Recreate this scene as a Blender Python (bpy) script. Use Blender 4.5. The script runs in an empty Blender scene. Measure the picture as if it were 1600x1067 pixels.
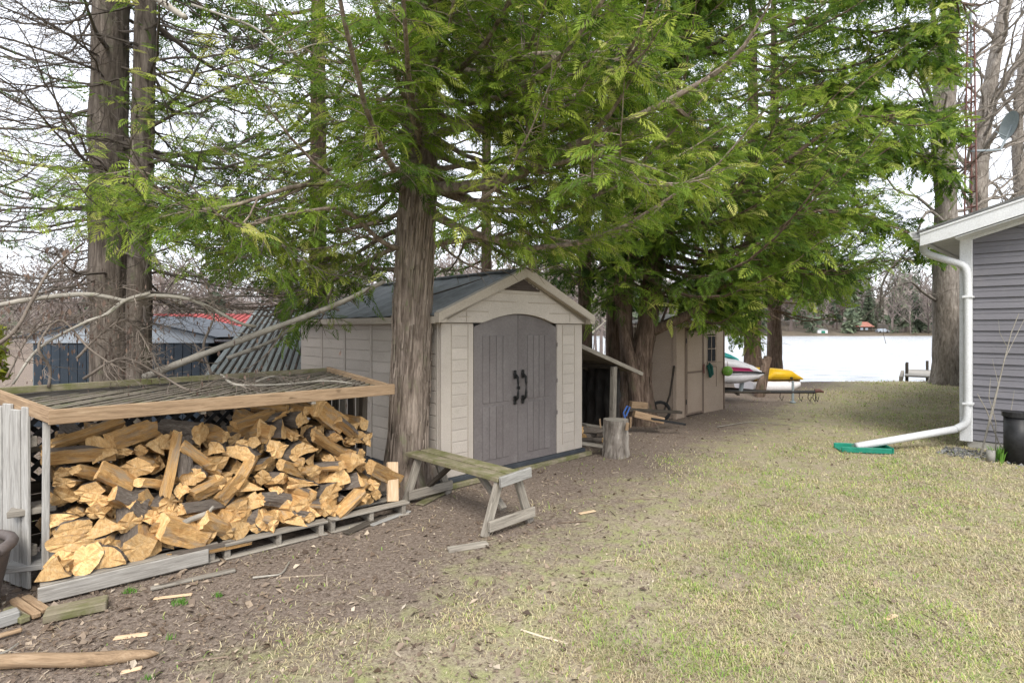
import bpy, math, random
import numpy as np
from mathutils import Matrix, Vector
random.seed(7)
R = math.radians
SC = bpy.context.scene
COL = SC.collection
F, HY, CH = 880.0, 513.0, 1.68          # focal length and horizon in photo pixels, eye height

# ---------------------------------------------------------------- camera, sky, sun, exposure
cd = bpy.data.cameras.new('camera'); cam = bpy.data.objects.new('camera', cd); COL.objects.link(cam)
cam.location = (0, 0, CH); cam.rotation_euler = (R(90), 0, 0)
cd.sensor_width = 36; cd.lens = 36 * F / 1600; cd.shift_y = -(533.5 - HY) / 1600
cd.clip_start = .05; cd.clip_end = 3000
SC.camera = cam
W = bpy.data.worlds.new('World'); SC.world = W; W.use_nodes = True
wn = W.node_tree.nodes; wl = W.node_tree.links; wn.clear()
sky = wn.new('ShaderNodeTexSky'); sky.sky_type = 'NISHITA'; sky.sun_disc = False
sky.sun_elevation = R(48); sky.sun_rotation = R(174)
ov = wn.new('ShaderNodeMixRGB'); ov.inputs[0].default_value = .8; ov.inputs[2].default_value = (10.2, 10.5, 11.2, 1)   # even cloud cover
bg = wn.new('ShaderNodeBackground'); bg.inputs[1].default_value = .11
wo = wn.new('ShaderNodeOutputWorld')
wl.new(sky.outputs[0], ov.inputs[1]); wl.new(ov.outputs[0], bg.inputs[0]); wl.new(bg.outputs[0], wo.inputs[0])
sd = bpy.data.lights.new('sun', 'SUN'); sd.energy = 2.4; sd.angle = R(28); sd.color = (1, .95, .87)
sun = bpy.data.objects.new('sun', sd); COL.objects.link(sun)
_el, _az = R(48), R(174)                 # azimuth clockwise from +Y
sun.rotation_euler = Vector((-math.sin(_az)*math.cos(_el), -math.cos(_az)*math.cos(_el), -math.sin(_el))).to_track_quat('-Z', 'Y').to_euler()
SC.view_settings.view_transform = 'Standard'; SC.view_settings.look = 'None'
SC.view_settings.exposure = .85; SC.view_settings.gamma = 1; SC.view_settings.use_curve_mapping = False
SC.cycles.max_bounces = 6; SC.cycles.transparent_max_bounces = 8

# ---------------------------------------------------------------- helpers
def G(px, py, z=0.):                     # photo pixel -> point at height z
    Z = F * (CH - z) / (py - HY); return np.array([(px - 800) / F * Z, Z, z])
def D(px, py, Z):                        # photo pixel -> point at depth Z
    return np.array([(px - 800) / F * Z, Z, CH + (HY - py) / F * Z])

def tag(o, label=None, cat=None, group=None, kind=None):
    if label: o['label'] = label
    if cat: o['category'] = cat
    if group: o['group'] = group
    if kind: o['kind'] = kind
    return o
def empty(name, loc, rz=0., label=None, cat=None, group=None):
    o = bpy.data.objects.new(name, None); COL.objects.link(o); o.location = loc; o.rotation_euler = (0, 0, rz)
    o.empty_display_size = .1
    return tag(o, label, cat, group)
def link(name, me, parent=None, M=None):
    o = bpy.data.objects.new(name, me); COL.objects.link(o)
    if parent: o.parent = parent
    if M is not None: o.matrix_local = M if parent else M
    return o

class Acc:                               # gathers geometry in numpy arrays
    def __init__(s): s.v = []; s.f = []; s.m = []; s.t = []; s.n = 0
    def add(s, v, f, m=0, t=0.):
        v = np.asarray(v, float).reshape(-1, 3); f = np.asarray(f, int)
        if f.ndim == 2 and f.shape[1] == 4: f = np.concatenate([f[:, [0, 1, 2]], f[:, [0, 2, 3]]])
        s.v.append(v); s.f.append(f.reshape(-1, 3) + s.n); s.m.append(np.full(len(s.f[-1]), m, np.int32) if np.isscalar(m) else np.asarray(m))
        s.t.append(np.full(len(v), t) if np.isscalar(t) else np.asarray(t)); s.n += len(v); return s
    def poly(s, vs, faces, m=0):         # few general polygons, fan-split
        fs = []
        for f in faces:
            for k in range(1, len(f) - 1): fs.append((f[0], f[k], f[k+1]))
        return s.add(vs, fs, m)
    def mesh(s, name, mats, smooth=False):
        v = np.concatenate(s.v); f = np.concatenate(s.f); me = bpy.data.meshes.new(name)
        me.vertices.add(len(v)); me.vertices.foreach_set('co', v.astype(np.float32).ravel())
        me.loops.add(f.size); me.loops.foreach_set('vertex_index', f.astype(np.int32).ravel())
        me.polygons.add(len(f)); me.polygons.foreach_set('loop_start', np.arange(0, f.size, 3, dtype=np.int32))
        for m in (mats if isinstance(mats, (list, tuple)) else [mats]): me.materials.append(m)
        me.polygons.foreach_set('material_index', np.concatenate(s.m).astype(np.int32))
        me.polygons.foreach_set('use_smooth', np.full(len(f), smooth))
        a = me.attributes.new('tone', 'FLOAT', 'POINT'); a.data.foreach_set('value', np.concatenate(s.t).astype(np.float32))
        me.update(); me.validate(); return me
    def obj(s, name, mats, parent=None, smooth=False, M=None):
        return link(name, s.mesh(name, mats, smooth), parent, M)

def tube(acc, P, rad, k=8, m=0, t=0., cap=True):
    P = np.asarray(P, float); n = len(P); rad = np.broadcast_to(np.asarray(rad, float), (n,))
    T = np.gradient(P, axis=0); T /= np.linalg.norm(T, axis=1)[:, None] + 1e-9
    ref = np.array([0, 0, 1.]) if abs(T[0, 2]) < .9 else np.array([1., 0, 0])
    A = np.cross(T, ref); A /= np.linalg.norm(A, axis=1)[:, None] + 1e-9
    B = np.cross(T, A)
    an = np.arange(k) * 2 * np.pi / k
    V = P[:, None] + rad[:, None, None] * (np.cos(an)[None, :, None] * A[:, None] + np.sin(an)[None, :, None] * B[:, None])
    i = np.arange(n - 1)[:, None] * k; j = np.arange(k)[None]; j2 = (j + 1) % k
    q = np.stack([i + j, i + j2, i + k + j2, i + k + j], -1).reshape(-1, 4)
    f = np.concatenate([q[:, [0, 1, 2]], q[:, [0, 2, 3]]])
    if cap and k > 3:
        c = np.array([(0, x + 1, x) for x in range(1, k - 1)]); f = np.concatenate([f, c, c[:, ::-1] + (n - 1) * k])
    acc.add(V.reshape(-1, 3), f, m, t); return acc

def cbox(dx, dy, dz, c):                 # chamfered box spanning 0..dx, +-dy/2, +-dz/2
    c = min(c, dx*.4, dy*.4, dz*.4); V = []; idx = {}
    h = (dx/2, dy/2, dz/2)
    for sx in (-1, 1):
        for sy in (-1, 1):
            for sz in (-1, 1):
                for ax in range(3):
                    p = [sx*(h[0]-c), sy*(h[1]-c), sz*(h[2]-c)]; s = (sx, sy, sz); p[ax] = s[ax]*h[ax]
                    idx[(sx, sy, sz, ax)] = len(V); V.append((p[0]+h[0], p[1], p[2]))
    Fc = []
    def q(l):
        Fc.append(l)
    for ax in range(3):
        a, b = (ax+1) % 3, (ax+2) % 3
        for s in (-1, 1):
            l = []
            for sa, sb in ((-1, -1), (1, -1), (1, 1), (-1, 1)):
                t = [0]*3; t[ax] = s; t[a] = sa; t[b] = sb; l.append(idx[(*t, ax)])
            q(l if s > 0 else l[::-1])
    for ax in range(3):                  # edges parallel to ax
        a, b = (ax+1) % 3, (ax+2) % 3
        for sa in (-1, 1):
            for sb in (-1, 1):
                def g(sx, f):
                    t = [0]*3; t[ax] = sx; t[a] = sa; t[b] = sb; return idx[(*t, f)]
                l = [g(-1, a), g(1, a), g(1, b), g(-1, b)]; q(l if sa*sb > 0 else l[::-1])
    for sx in (-1, 1):
        for sy in (-1, 1):
            for sz in (-1, 1):
                l = [idx[(sx, sy, sz, k)] for k in range(3)]; q(l if sx*sy*sz > 0 else l[::-1])
    return V, Fc
_bc = {}
def frame(p0, p1, up=(0, 0, 1)):
    p0 = Vector(p0); x = Vector(p1) - p0; L = x.length; x = x/L; up = Vector(up)
    z = up - x*up.dot(x)
    if z.length < 1e-4: z = Vector((1, 0, 0)) - x*x.x
    z.normalize(); y = z.cross(x)
    M = Matrix((x, y, z)).transposed().to_4x4(); M.translation = p0
    return M, L
def board(name, p0, p1, w, t, m, parent=None, up=(0, 0, 1), c=.004):
    M, L = frame(p0, p1, up); key = (round(L, 4), round(w, 4), round(t, 4), m.name, c)
    if key not in _bc:
        V, Fc = cbox(L, w, t, c); me = bpy.data.meshes.new(name); me.from_pydata(V, [], Fc); me.materials.append(m); me.update(); _bc[key] = me
    return link(name, _bc[key], parent, M)
def abox(acc, x0, x1, y0, y1, z0, z1, c=.004, m=0):
    V, Fc = cbox(x1-x0, y1-y0, z1-z0, c); V = np.array(V) + [x0, (y0+y1)/2, (z0+z1)/2]
    return acc.poly(V, Fc, m)
def bx(name, x0, x1, y0, y1, z0, z1, m, parent=None, c=.004):
    M = Matrix.Translation((x0, (y0+y1)/2, (z0+z1)/2)); key = (round(x1-x0, 4), round(y1-y0, 4), round(z1-z0, 4), m.name, c)
    if key not in _bc:
        V, Fc = cbox(x1-x0, y1-y0, z1-z0, c); me = bpy.data.meshes.new(name); me.from_pydata(V, [], Fc); me.materials.append(m); me.update(); _bc[key] = me
    return link(name, _bc[key], parent, M)
def prism(acc, poly, y0, y1, m=0):       # polygon in x,z pushed from y0 to y1
    n = len(poly); V = [(x, y0, z) for x, z in poly] + [(x, y1, z) for x, z in poly]
    acc.poly(V, [list(range(n)), list(range(2*n-1, n-1, -1))] + [[i+n, (i+1) % n+n, (i+1) % n, i] for i in range(n)], m); return acc

# ---------------------------------------------------------------- materials
class NT:
    def __init__(s, name):
        s.m = bpy.data.materials.new(name); s.m.use_nodes = True; s.t = s.m.node_tree; s.t.nodes.clear()
        s.out = s.n('OutputMaterial'); s.b = s.n('BsdfPrincipled'); s.l(s.b.outputs[0], s.out.inputs[0])
    def n(s, ty, **k):
        x = s.t.nodes.new('ShaderNode' + ty)
        for a, b in k.items(): setattr(x, a, b)
        return x
    def l(s, a, b): s.t.links.new(a, b)
    def coord(s, scale=(1, 1, 1), kind='Object', shuffle=True):
        tc = s.n('TexCoord'); mp = s.n('Mapping'); mp.inputs['Scale'].default_value = scale; s.l(tc.outputs[kind], mp.inputs[0])
        if shuffle:
            oi = s.n('ObjectInfo'); mm = s.n('Math', operation='MULTIPLY'); mm.inputs[1].default_value = 37.; s.l(oi.outputs['Random'], mm.inputs[0]); s.l(mm.outputs[0], mp.inputs['Location'])
        return mp.outputs[0]
    def noise(s, vec, scale, detail=6, rough=.6, dist=0.):
        x = s.n('TexNoise'); x.inputs['Scale'].default_value = scale; x.inputs['Detail'].default_value = detail; x.inputs['Roughness'].default_value = rough; x.inputs['Distortion'].default_value = dist
        s.l(vec, x.inputs['Vector']); return x.outputs['Fac']
    def ramp(s, fac, stops):
        x = s.n('ValToRGB'); e = x.color_ramp.elements
        while len(e) < len(stops): e.new(.5)
        for k, (p, c) in enumerate(stops): e[k].position = p; e[k].color = (*c, 1) if len(c) == 3 else c
        s.l(fac, x.inputs[0]); return x.outputs[0]
    def mix(s, a, b, fac, mode='MIX'):
        x = s.n('MixRGB', blend_type=mode)
        for v, i in ((fac, 0), (a, 1), (b, 2)):
            if hasattr(v, 'links'): s.l(v, x.inputs[i])
            else: x.inputs[i].default_value = v if i == 0 else ((*v, 1) if len(v) == 3 else v)
        return x.outputs[0]
    def bump(s, h, strength, dist, prev=None):
        x = s.n('Bump'); x.inputs['Strength'].default_value = strength; x.inputs['Distance'].default_value = dist; s.l(h, x.inputs['Height'])
        if prev is not None: s.l(prev, x.inputs['Normal'])
        return x.outputs[0]
    def math(s, op, a, b):
        x = s.n('Math', operation=op)
        for v, i in ((a, 0), (b, 1)):
            if hasattr(v, 'links'): s.l(v, x.inputs[i])
            else: x.inputs[i].default_value = v
        return x.outputs[0]
    def rnd(s, lo, hi):
        oi = s.n('ObjectInfo'); mr = s.n('MapRange'); mr.inputs[3].default_value = lo; mr.inputs[4].default_value = hi; s.l(oi.outputs['Random'], mr.inputs[0]); return mr.outputs[0]
    def done(s, col, rough=.8, spec=.25, normal=None):
        if hasattr(col, 'links'): s.l(col, s.b.inputs['Base Color'])
        else: s.b.inputs['Base Color'].default_value = (*col, 1)
        if hasattr(rough, 'links'): s.l(rough, s.b.inputs['Roughness'])
        else: s.b.inputs['Roughness'].default_value = rough
        s.b.inputs['Specular IOR Level'].default_value = spec
        if normal is not None: s.l(normal, s.b.inputs['Normal'])
        return s.m
def grime(name, c1, c2, scale=(1, 1, 1), ns=6, rough=.75, bump=.25, bd=.004, spec=.25, rand=(.85, 1.1), fine=60, spot=None, spotamt=(.6, .72), metal=0.):
    t = NT(name); v = t.coord(scale); a = t.noise(v, ns, 8, .65, .4); f = t.noise(v, fine, 4, .6)
    col = t.ramp(a, [(.3, c1), (.7, c2)])
    col = t.mix(col, t.ramp(f, [(.3, (.75,)*3), (.7, (1.15,)*3)]), .6, 'MULTIPLY')
    if spot: col = t.mix(col, spot, t.ramp(t.noise(t.coord(), 5, 8, .7), [(spotamt[0], (0,)*3), (spotamt[1], (1,)*3)]))
    hv = t.n('HueSaturation'); t.l(t.rnd(*rand), hv.inputs['Value']); t.l(col, hv.inputs['Color'])
    t.b.inputs['Metallic'].default_value = metal
    return t.done(hv.outputs[0], rough, spec, t.bump(t.mix(a, f, .5), bump, bd))
def wood(name, c1, c2, c3, moss=None, rand=(.8, 1.15), mossamt=(.45, .65)):
    t = NT(name); v = t.coord((1.2, 14, 14)); a = t.noise(v, 3.2, 8, .7, .6); v2 = t.coord((3, 90, 90)); f = t.noise(v2, 2.5, 4, .7)
    col = t.ramp(a, [(.28, c1), (.5, c2), (.72, c3)])
    col = t.mix(col, t.ramp(f, [(.32, (.6,)*3), (.6, (1.12,)*3)]), .7, 'MULTIPLY')
    k = t.noise(t.coord((2.2, 7, 7)), 2.2, 2, .4); col = t.mix(col, (c1[0]*.45, c1[1]*.42, c1[2]*.4), t.ramp(k, [(.7, (0,)*3), (.76, (.8,)*3)]))
    if moss: col = t.mix(col, moss, t.ramp(t.noise(t.coord(), 7, 9, .7), [(mossamt[0], (0,)*3), (mossamt[1], (.9,)*3)]))
    hv = t.n('HueSaturation'); t.l(t.rnd(*rand), hv.inputs['Value']); t.l(col, hv.inputs['Color'])
    return t.done(hv.outputs[0], .85, .2, t.bump(t.mix(a, f, .6), .5, .004))
def bark(name, c1, c2, c3, sc=(9, 9, 1.1), moss=None, bd=.02):
    t = NT(name); v = t.coord(sc); a = t.noise(v, 2.2, 9, .68, .5); b = t.noise(t.coord((30, 30, 4)), 2., 5, .65)
    col = t.ramp(a, [(.32, c1), (.5, c2), (.68, c3)]); col = t.mix(col, t.ramp(b, [(.3, (.55,)*3), (.65, (1.15,)*3)]), .75, 'MULTIPLY')
    big = t.noise(t.coord((1.5, 1.5, .8)), 1.6, 4, .6); col = t.mix(col, t.ramp(big, [(.3, (.72, .7, .68)), (.7, (1.15, 1.12, 1.1))]), .8, 'MULTIPLY')
    if moss: col = t.mix(col, moss, t.ramp(t.noise(t.coord((2, 2, 1.2)), 3, 9, .7), [(.55, (0,)*3), (.68, (.7,)*3)]))
    return t.done(col, .92, .1, t.bump(t.mix(a, b, .45), .9, bd))
def leafmat(name, stops, trans=.35, attr='tone', rough=.6, spec=.2):
    t = NT(name); at = t.n('Attribute', attribute_name=attr); col = t.ramp(at.outputs['Fac'], stops)
    gi = t.noise(t.coord(shuffle=False), 2.1, 3, .6); col = t.mix(col, t.ramp(gi, [(.3, (.75, .78, .8)), (.7, (1.2, 1.15, 1.0))]), .7, 'MULTIPLY')
    t.done(col, rough, spec)
    tr = t.n('BsdfTranslucent'); t.l(col, tr.inputs[0]); mx = t.n('MixShader'); mx.inputs[0].default_value = trans
    t.l(t.b.outputs[0], mx.inputs[1]); t.l(tr.outputs[0], mx.inputs[2]); t.l(mx.outputs[0], t.out.inputs[0]); return t.m

M_grey = wood('weathered_grey_wood', (.14, .12, .10), (.25, .225, .19), (.36, .33, .28))
M_pale = wood('silvered_pale_wood', (.19, .18, .17), (.33, .32, .30), (.46, .45, .425))
M_pine = wood('tan_pine_wood', (.18, .12, .075), (.32, .22, .135), (.42, .31, .205))
M_moss = wood('mossy_grey_wood', (.13, .11, .08), (.22, .19, .13), (.32, .28, .21), moss=(.115, .12, .045), mossamt=(.42, .62))
M_lat = wood('dim_lattice_wood', (.10, .085, .07), (.18, .155, .125), (.27, .24, .20), moss=(.10, .11, .05), mossamt=(.5, .7))
M_dark = wood('dark_old_wood', (.03, .025, .02), (.06, .05, .04), (.10, .085, .07))
M_fresh = wood('fresh_pale_board', (.42, .29, .17), (.58, .42, .27), (.68, .52, .36), rand=(.95, 1.05))
M_blkpl = grime('black_plastic', (.012, .012, .013), (.03, .03, .032), ns=12, rough=.45, bump=.1)
M_cedar = bark('cedar_bark', (.09, .07, .056), (.235, .192, .16), (.40, .34, .29), moss=(.17, .18, .10))
M_cedar2 = bark('dark_red_cedar_bark', (.06, .042, .033), (.15, .108, .084), (.27, .205, .165), moss=(.09, .10, .05))
M_hard = bark('grey_hardwood_bark', (.11, .095, .08), (.23, .205, .18), (.36, .335, .30), sc=(7, 7, 1.6))
M_twig = grime('dead_twig', (.10, .08, .065), (.21, .175, .145), ns=4, rand=(.8, 1.2))
M_twigd = grime('dark_conifer_twig', (.07, .057, .048), (.15, .127, .108), ns=3)
M_limb = grime('pale_dead_limb', (.20, .18, .15), (.36, .335, .29), ns=5, bump=.5, bd=.006, spot=(.13, .14, .07))
M_beige = grime('beige_resin', (.40, .355, .31), (.47, .42, .37), ns=1.6, rough=.55, bump=.08, bd=.002, rand=(.94, 1.04), fine=90, spot=(.33, .31, .25), spotamt=(.58, .9))
M_beigeT = grime('beige_resin_trim', (.35, .305, .255), (.42, .37, .31), ns=2, rough=.55, bump=.08, bd=.002, rand=(.96, 1.03), spot=(.27, .26, .18), spotamt=(.62, .9))
M_taupe = grime('taupe_resin', (.135, .118, .115), (.18, .162, .158), ns=1.3, rough=.5, bump=.08, bd=.002, rand=(.97, 1.03), fine=40, spot=(.25, .23, .22), spotamt=(.57, .95))
M_roofd = grime('slate_blue_resin_roof', (.105, .118, .13), (.20, .215, .228), ns=7, rough=.6, bump=.3, bd=.004, fine=30, rand=(.9, 1.1))
M_vent = grime('brown_vent', (.05, .038, .032), (.08, .062, .054))
M_iron = grime('black_handle', (.01, .01, .01), (.02, .02, .02), rough=.4)
M_pinkb = grime('pinkish_beige_resin', (.37, .285, .22), (.44, .35, .275), ns=1.6, rough=.6, bump=.08, bd=.002, rand=(.95, 1.04))
M_brtrim = grime('brown_resin_trim', (.17, .125, .095), (.22, .165, .13), rough=.6)
M_white = grime('white_aluminium', (.56, .57, .58), (.64, .65, .66), ns=2, rough=.4, bump=.05, bd=.002, spec=.4, rand=(.98, 1.02), spot=(.36, .36, .31), spotamt=(.57, .92))
M_vinyl = grime('slate_purple_vinyl', (.150, .146, .162), (.176, .171, .189), scale=(.6, 6, 6), ns=2, rough=.5, bump=.06, bd=.002, rand=(.93, 1.05), fine=40, spot=(.21, .20, .20), spotamt=(.56, .85))
M_conc = grime('rough_concrete', (.22, .21, .19), (.34, .33, .30), ns=9, bump=.5, bd=.006)
M_green = grime('green_plastic', (.01, .16, .105), (.02, .22, .15), rough=.5, spot=(.10, .16, .12))
M_shingle = grime('grey_shingle', (.09, .09, .09), (.17, .17, .165), ns=14, bump=.5)
M_blue = grime('navy_steel', (.022, .032, .045), (.042, .056, .075), ns=3, rough=.5)
M_steel = grime('grey_teal_steel', (.10, .135, .15), (.15, .19, .205), ns=3, rough=.5, spec=.4)
M_ltblue = grime('pale_blue_trim', (.30, .34, .39), (.37, .41, .46), ns=3, rough=.5)
M_red = grime('red_roof', (.26, .045, .045), (.36, .075, .07), ns=3, rough=.6)
M_tin = grime('grey_green_tin', (.20, .225, .215), (.31, .335, .32), ns=4, rough=.55, spot=(.12, .13, .10))
M_tarp = grime('black_brown_tarp', (.012, .011, .010), (.035, .03, .026), ns=5, rough=.6, bump=.6, bd=.02)
M_glass = grime('dark_window', (.015, .017, .02), (.03, .033, .036), rough=.1, spec=.6)
M_pot = grime('brown_planter', (.075, .06, .055), (.12, .10, .092), ns=5, rough=.6)
M_teal = grime('teal_gelcoat', (.02, .24, .22), (.03, .30, .28), rough=.3, spec=.5)
M_mag = grime('magenta_gelcoat', (.48, .03, .14), (.55, .05, .18), rough=.3, spec=.5)
M_gel = grime('white_gelcoat', (.66, .64, .66), (.76, .74, .76), rough=.3, spec=.5)
M_yel = grime('yellow_plastic', (.60, .36, .01), (.68, .43, .02), rough=.45, spot=(.45, .33, .05))
M_rust = grime('rusty_red_steel', (.13, .065, .055), (.21, .11, .095), ns=9)
M_steelg = grime('galvanised_grey', (.22, .26, .28), (.33, .37, .39), rough=.5)
M_dkrub = grime('black_rubber', (.012, .012, .012), (.03, .03, .03))
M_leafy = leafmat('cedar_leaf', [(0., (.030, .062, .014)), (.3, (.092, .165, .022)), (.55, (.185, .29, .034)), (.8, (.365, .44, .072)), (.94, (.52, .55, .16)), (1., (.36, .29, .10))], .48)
M_leafd = leafmat('dark_cedar_leaf', [(0., (.03, .062, .018)), (.4, (.085, .15, .03)), (.8, (.17, .26, .05)), (.97, (.22, .28, .06)), (1., (.30, .21, .07))], .38)
M_grass = leafmat('lawn_blade', [(0., (.20, .15, .11)), (.3, (.42, .35, .23)), (.6, (.60, .54, .37)), (.68, (.47, .48, .19)), (.85, (.30, .40, .095)), (1., (.20, .36, .07))], .3)
M_litter = leafmat('leaf_litter', [(0., (.07, .05, .04)), (.3, (.15, .11, .085)), (.6, (.24, .185, .145)), (.85, (.38, .31, .25)), (1., (.56, .48, .39))], .15)
M_dryleaf = leafmat('hanging_dry_leaf', [(0., (.09, .06, .05)), (1., (.24, .17, .14))], .25)
M_yshrub = leafmat('yellow_green_leaf', [(0., (.10, .13, .015)), (1., (.32, .34, .03))], .3)
M_green2 = leafmat('bulb_leaf', [(0., (.06, .16, .02)), (1., (.16, .32, .06))], .3)
M_farw = leafmat('far_bare_wood', [(0., (.13, .105, .10)), (.5, (.235, .195, .185)), (.8, (.29, .245, .235)), (1., (.30, .30, .22))], .2)
M_fare = leafmat('hazed_far_evergreen', [(0., (.075, .10, .075)), (1., (.19, .23, .15))], .2)  # distance haze painted in: evergreen colour lightened and greyed

def firemat():
    t = NT('split_wood_face'); v = t.coord((1.3, 7, 7)); a = t.noise(v, 2.6, 9, .72, 1.0); f = t.noise(t.coord((1.6, 34, 34)), 2, 6, .75); big = t.noise(t.coord((1.2, 1.6, 1.6)), 1.7, 5, .6)
    col = t.ramp(a, [(.22, (.22, .125, .06)), (.4, (.47, .262, .10)), (.58, (.65, .41, .175)), (.8, (.73, .55, .31))])
    col = t.mix(col, t.ramp(f, [(.34, (.45, .40, .34)), (.5, (.95,)*3), (.7, (1.12,)*3)]), .85, 'MULTIPLY')
    col = t.mix(col, (.36, .29, .215), t.ramp(big, [(.48, (0,)*3), (.66, (.8,)*3)])); col = t.mix(col, (.42, .21, .075), t.ramp(big, [(.32, (.55,)*3), (.44, (0,)*3)]))
    hv = t.n('HueSaturation'); t.l(t.rnd(.62, 1.12), hv.inputs['Value']); t.l(col, hv.inputs['Color'])
    return t.done(hv.outputs[0], .88, .12, t.bump(t.mix(a, f, .6), 1., .014))
def endmat():
    t = NT('cut_wood_end'); v = t.coord((1.5, 1.5, 1.5)); a = t.noise(v, 3, 9, .72, .8); b = t.noise(t.coord((2, 14, 3)), 1.6, 6, .7, .5)
    col = t.ramp(a, [(.28, (.42, .24, .10)), (.48, (.65, .415, .185)), (.75, (.74, .56, .335))]); col = t.mix(col, t.ramp(b, [(.3, (.52, .46, .4)), (.55, (1.08,)*3)]), .7, 'MULTIPLY')
    cr = t.noise(t.coord((1, 5, 5)), 1.5, 7, .7); col = t.mix(col, (.17, .10, .055), t.ramp(cr, [(.60, (0,)*3), (.70, (.75,)*3)]))
    hv = t.n('HueSaturation'); t.l(t.rnd(.68, 1.12), hv.inputs['Value']); t.l(col, hv.inputs['Color'])
    return t.done(hv.outputs[0], .88, .12, t.bump(t.mix(a, b, .5), .9, .012))
M_split, M_end = firemat(), endmat()
M_fbark = grime('log_bark', (.075, .06, .05), (.25, .21, .175), scale=(1.2, 4, 4), ns=4, bump=1., bd=.015, rand=(.75, 1.3), spot=(.33, .31, .27), spotamt=(.58, .75))

# dirt strip along the sheds: signed distance from this line, positive on the lawn
DP, DN = np.array([-.62, 3.28]), np.array([.80, -.60])
def groundmat():
    t = NT('yard_ground'); g = t.n('NewGeometry'); pos = g.outputs['Position']
    vm = t.n('VectorMath', operation='SUBTRACT'); t.l(pos, vm.inputs[0]); vm.inputs[1].default_value = (*DP, 0)
    dt = t.n('VectorMath', operation='DOT_PRODUCT'); t.l(vm.outputs[0], dt.inputs[0]); dt.inputs[1].default_value = (*DN, 0)
    n1 = t.noise(pos, .9, 8, .65); n2 = t.noise(pos, 5, 8, .7); n3 = t.noise(pos, 40, 6, .7); n4 = t.noise(pos, 140, 3, .7)
    s = t.math('ADD', t.math('ADD', dt.outputs['Value'], t.math('MULTIPLY', t.math('SUBTRACT', n1, .5), 2.6)), t.math('MULTIPLY', t.math('SUBTRACT', n2, .5), 1.8))
    mask = t.ramp(t.math('ADD', t.math('MULTIPLY', s, .5), .5), [(.28, (0,)*3), (.75, (1,)*3)])
    soil = t.ramp(n3, [(.3, (.09, .069, .055)), (.5, (.20, .158, .128)), (.7, (.32, .265, .22))])
    gr = t.ramp(n3, [(.28, (.17, .135, .10)), (.5, (.34, .285, .205)), (.7, (.48, .42, .31))])
    gr = t.mix(gr, (.27, .31, .10), t.ramp(n2, [(.44, (0,)*3), (.66, (.7,)*3)])); gr = t.mix(gr, (.20, .15, .11), t.ramp(n1, [(.56, (0,)*3), (.72, (.6,)*3)]))
    col = t.mix(soil, gr, mask); col = t.mix(col, t.ramp(n4, [(.3, (.55,)*3), (.65, (1.2,)*3)]), .8, 'MULTIPLY')
    return t.done(col, .95, .1, t.bump(t.mix(n3, n4, .5), .8, .02))
M_ground = groundmat()
# ---------------------------------------------------------------- ground, water, far shore
rng = np.random.default_rng(3)
def vnoise(x, y, s, seed=0):             # smooth value noise
    x = np.asarray(x)*s; y = np.asarray(y)*s; xi = np.floor(x).astype(int); yi = np.floor(y).astype(int); fx = x-xi; fy = y-yi
    fx = fx*fx*(3-2*fx); fy = fy*fy*(3-2*fy)
    def h(a, b):
        n = (a*374761393 + b*668265263 + seed*974711) & 0x7fffffff; n = ((n ^ (n >> 13))*1274126177) & 0x7fffffff; return (n ^ (n >> 16)) % 10007/10007.
    return (h(xi, yi)*(1-fx)+h(xi+1, yi)*fx)*(1-fy)+(h(xi, yi+1)*(1-fx)+h(xi+1, yi+1)*fx)*fy
def shore(x): return np.where(x > 3, 17.7 + .02*x, 17.7 + (3-np.minimum(x, 3))*6.)
def gz(x, y):
    d = y - shore(x); z = (vnoise(x, y, .8, 1)-.5)*.03 + (vnoise(x, y, 3, 2)-.5)*.012
    return np.where(d > 0, z*np.clip(1-d, 0, 1) - np.clip(d*.55, 0, 2.2), z)
def nonuni(a, b, fine0, fine1, step, n):
    c = np.arange(fine0, fine1, step); l = fine0 - np.geomspace(step, fine0-a+step, n)[::-1] + 0; r = fine1 + np.geomspace(step, b-fine1, n)
    return np.concatenate([l, c, r])
xs = nonuni(-160, 260, -8, 15, .2, 34); ys = nonuni(-40, 130, 0, 23, .2, 26)
X, Y = np.meshgrid(xs, ys, indexing='ij'); V = np.stack([X, Y, gz(X, Y)], -1).reshape(-1, 3)
nx, ny = len(xs), len(ys); I = (np.arange(nx-1)[:, None]*ny + np.arange(ny-1)[None]).ravel()
a = Acc(); a.add(V, np.stack([I, I+ny, I+ny+1, I+1], -1))
tag(a.obj('ground', M_ground, smooth=True), 'yard of dry straw lawn and brown dirt running down to the lake', None, None, 'structure')

t = NT('lake_water'); p = t.n('NewGeometry').outputs['Position']; mp = t.n('Mapping'); mp.inputs['Scale'].default_value = (.5, 1.6, 1); t.l(p, mp.inputs[0])
w1 = t.noise(mp.outputs[0], 2.2, 6, .6); M_water = t.done(t.ramp(t.noise(mp.outputs[0], 1.1, 8, .7), [(.40, (.30, .32, .34)), (.56, (.55, .57, .60))]), .22, .5, t.bump(w1, .8, .2))
a = Acc(); a.add([(-300, 17.75, -1), (700, 17.75, -1), (700, 230, -1), (-300, 230, -1)], [(0, 1, 2, 3)])
tag(a.obj('lake_water', M_water), 'wide pale lake beyond the lawn', None, None, 'structure')

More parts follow.
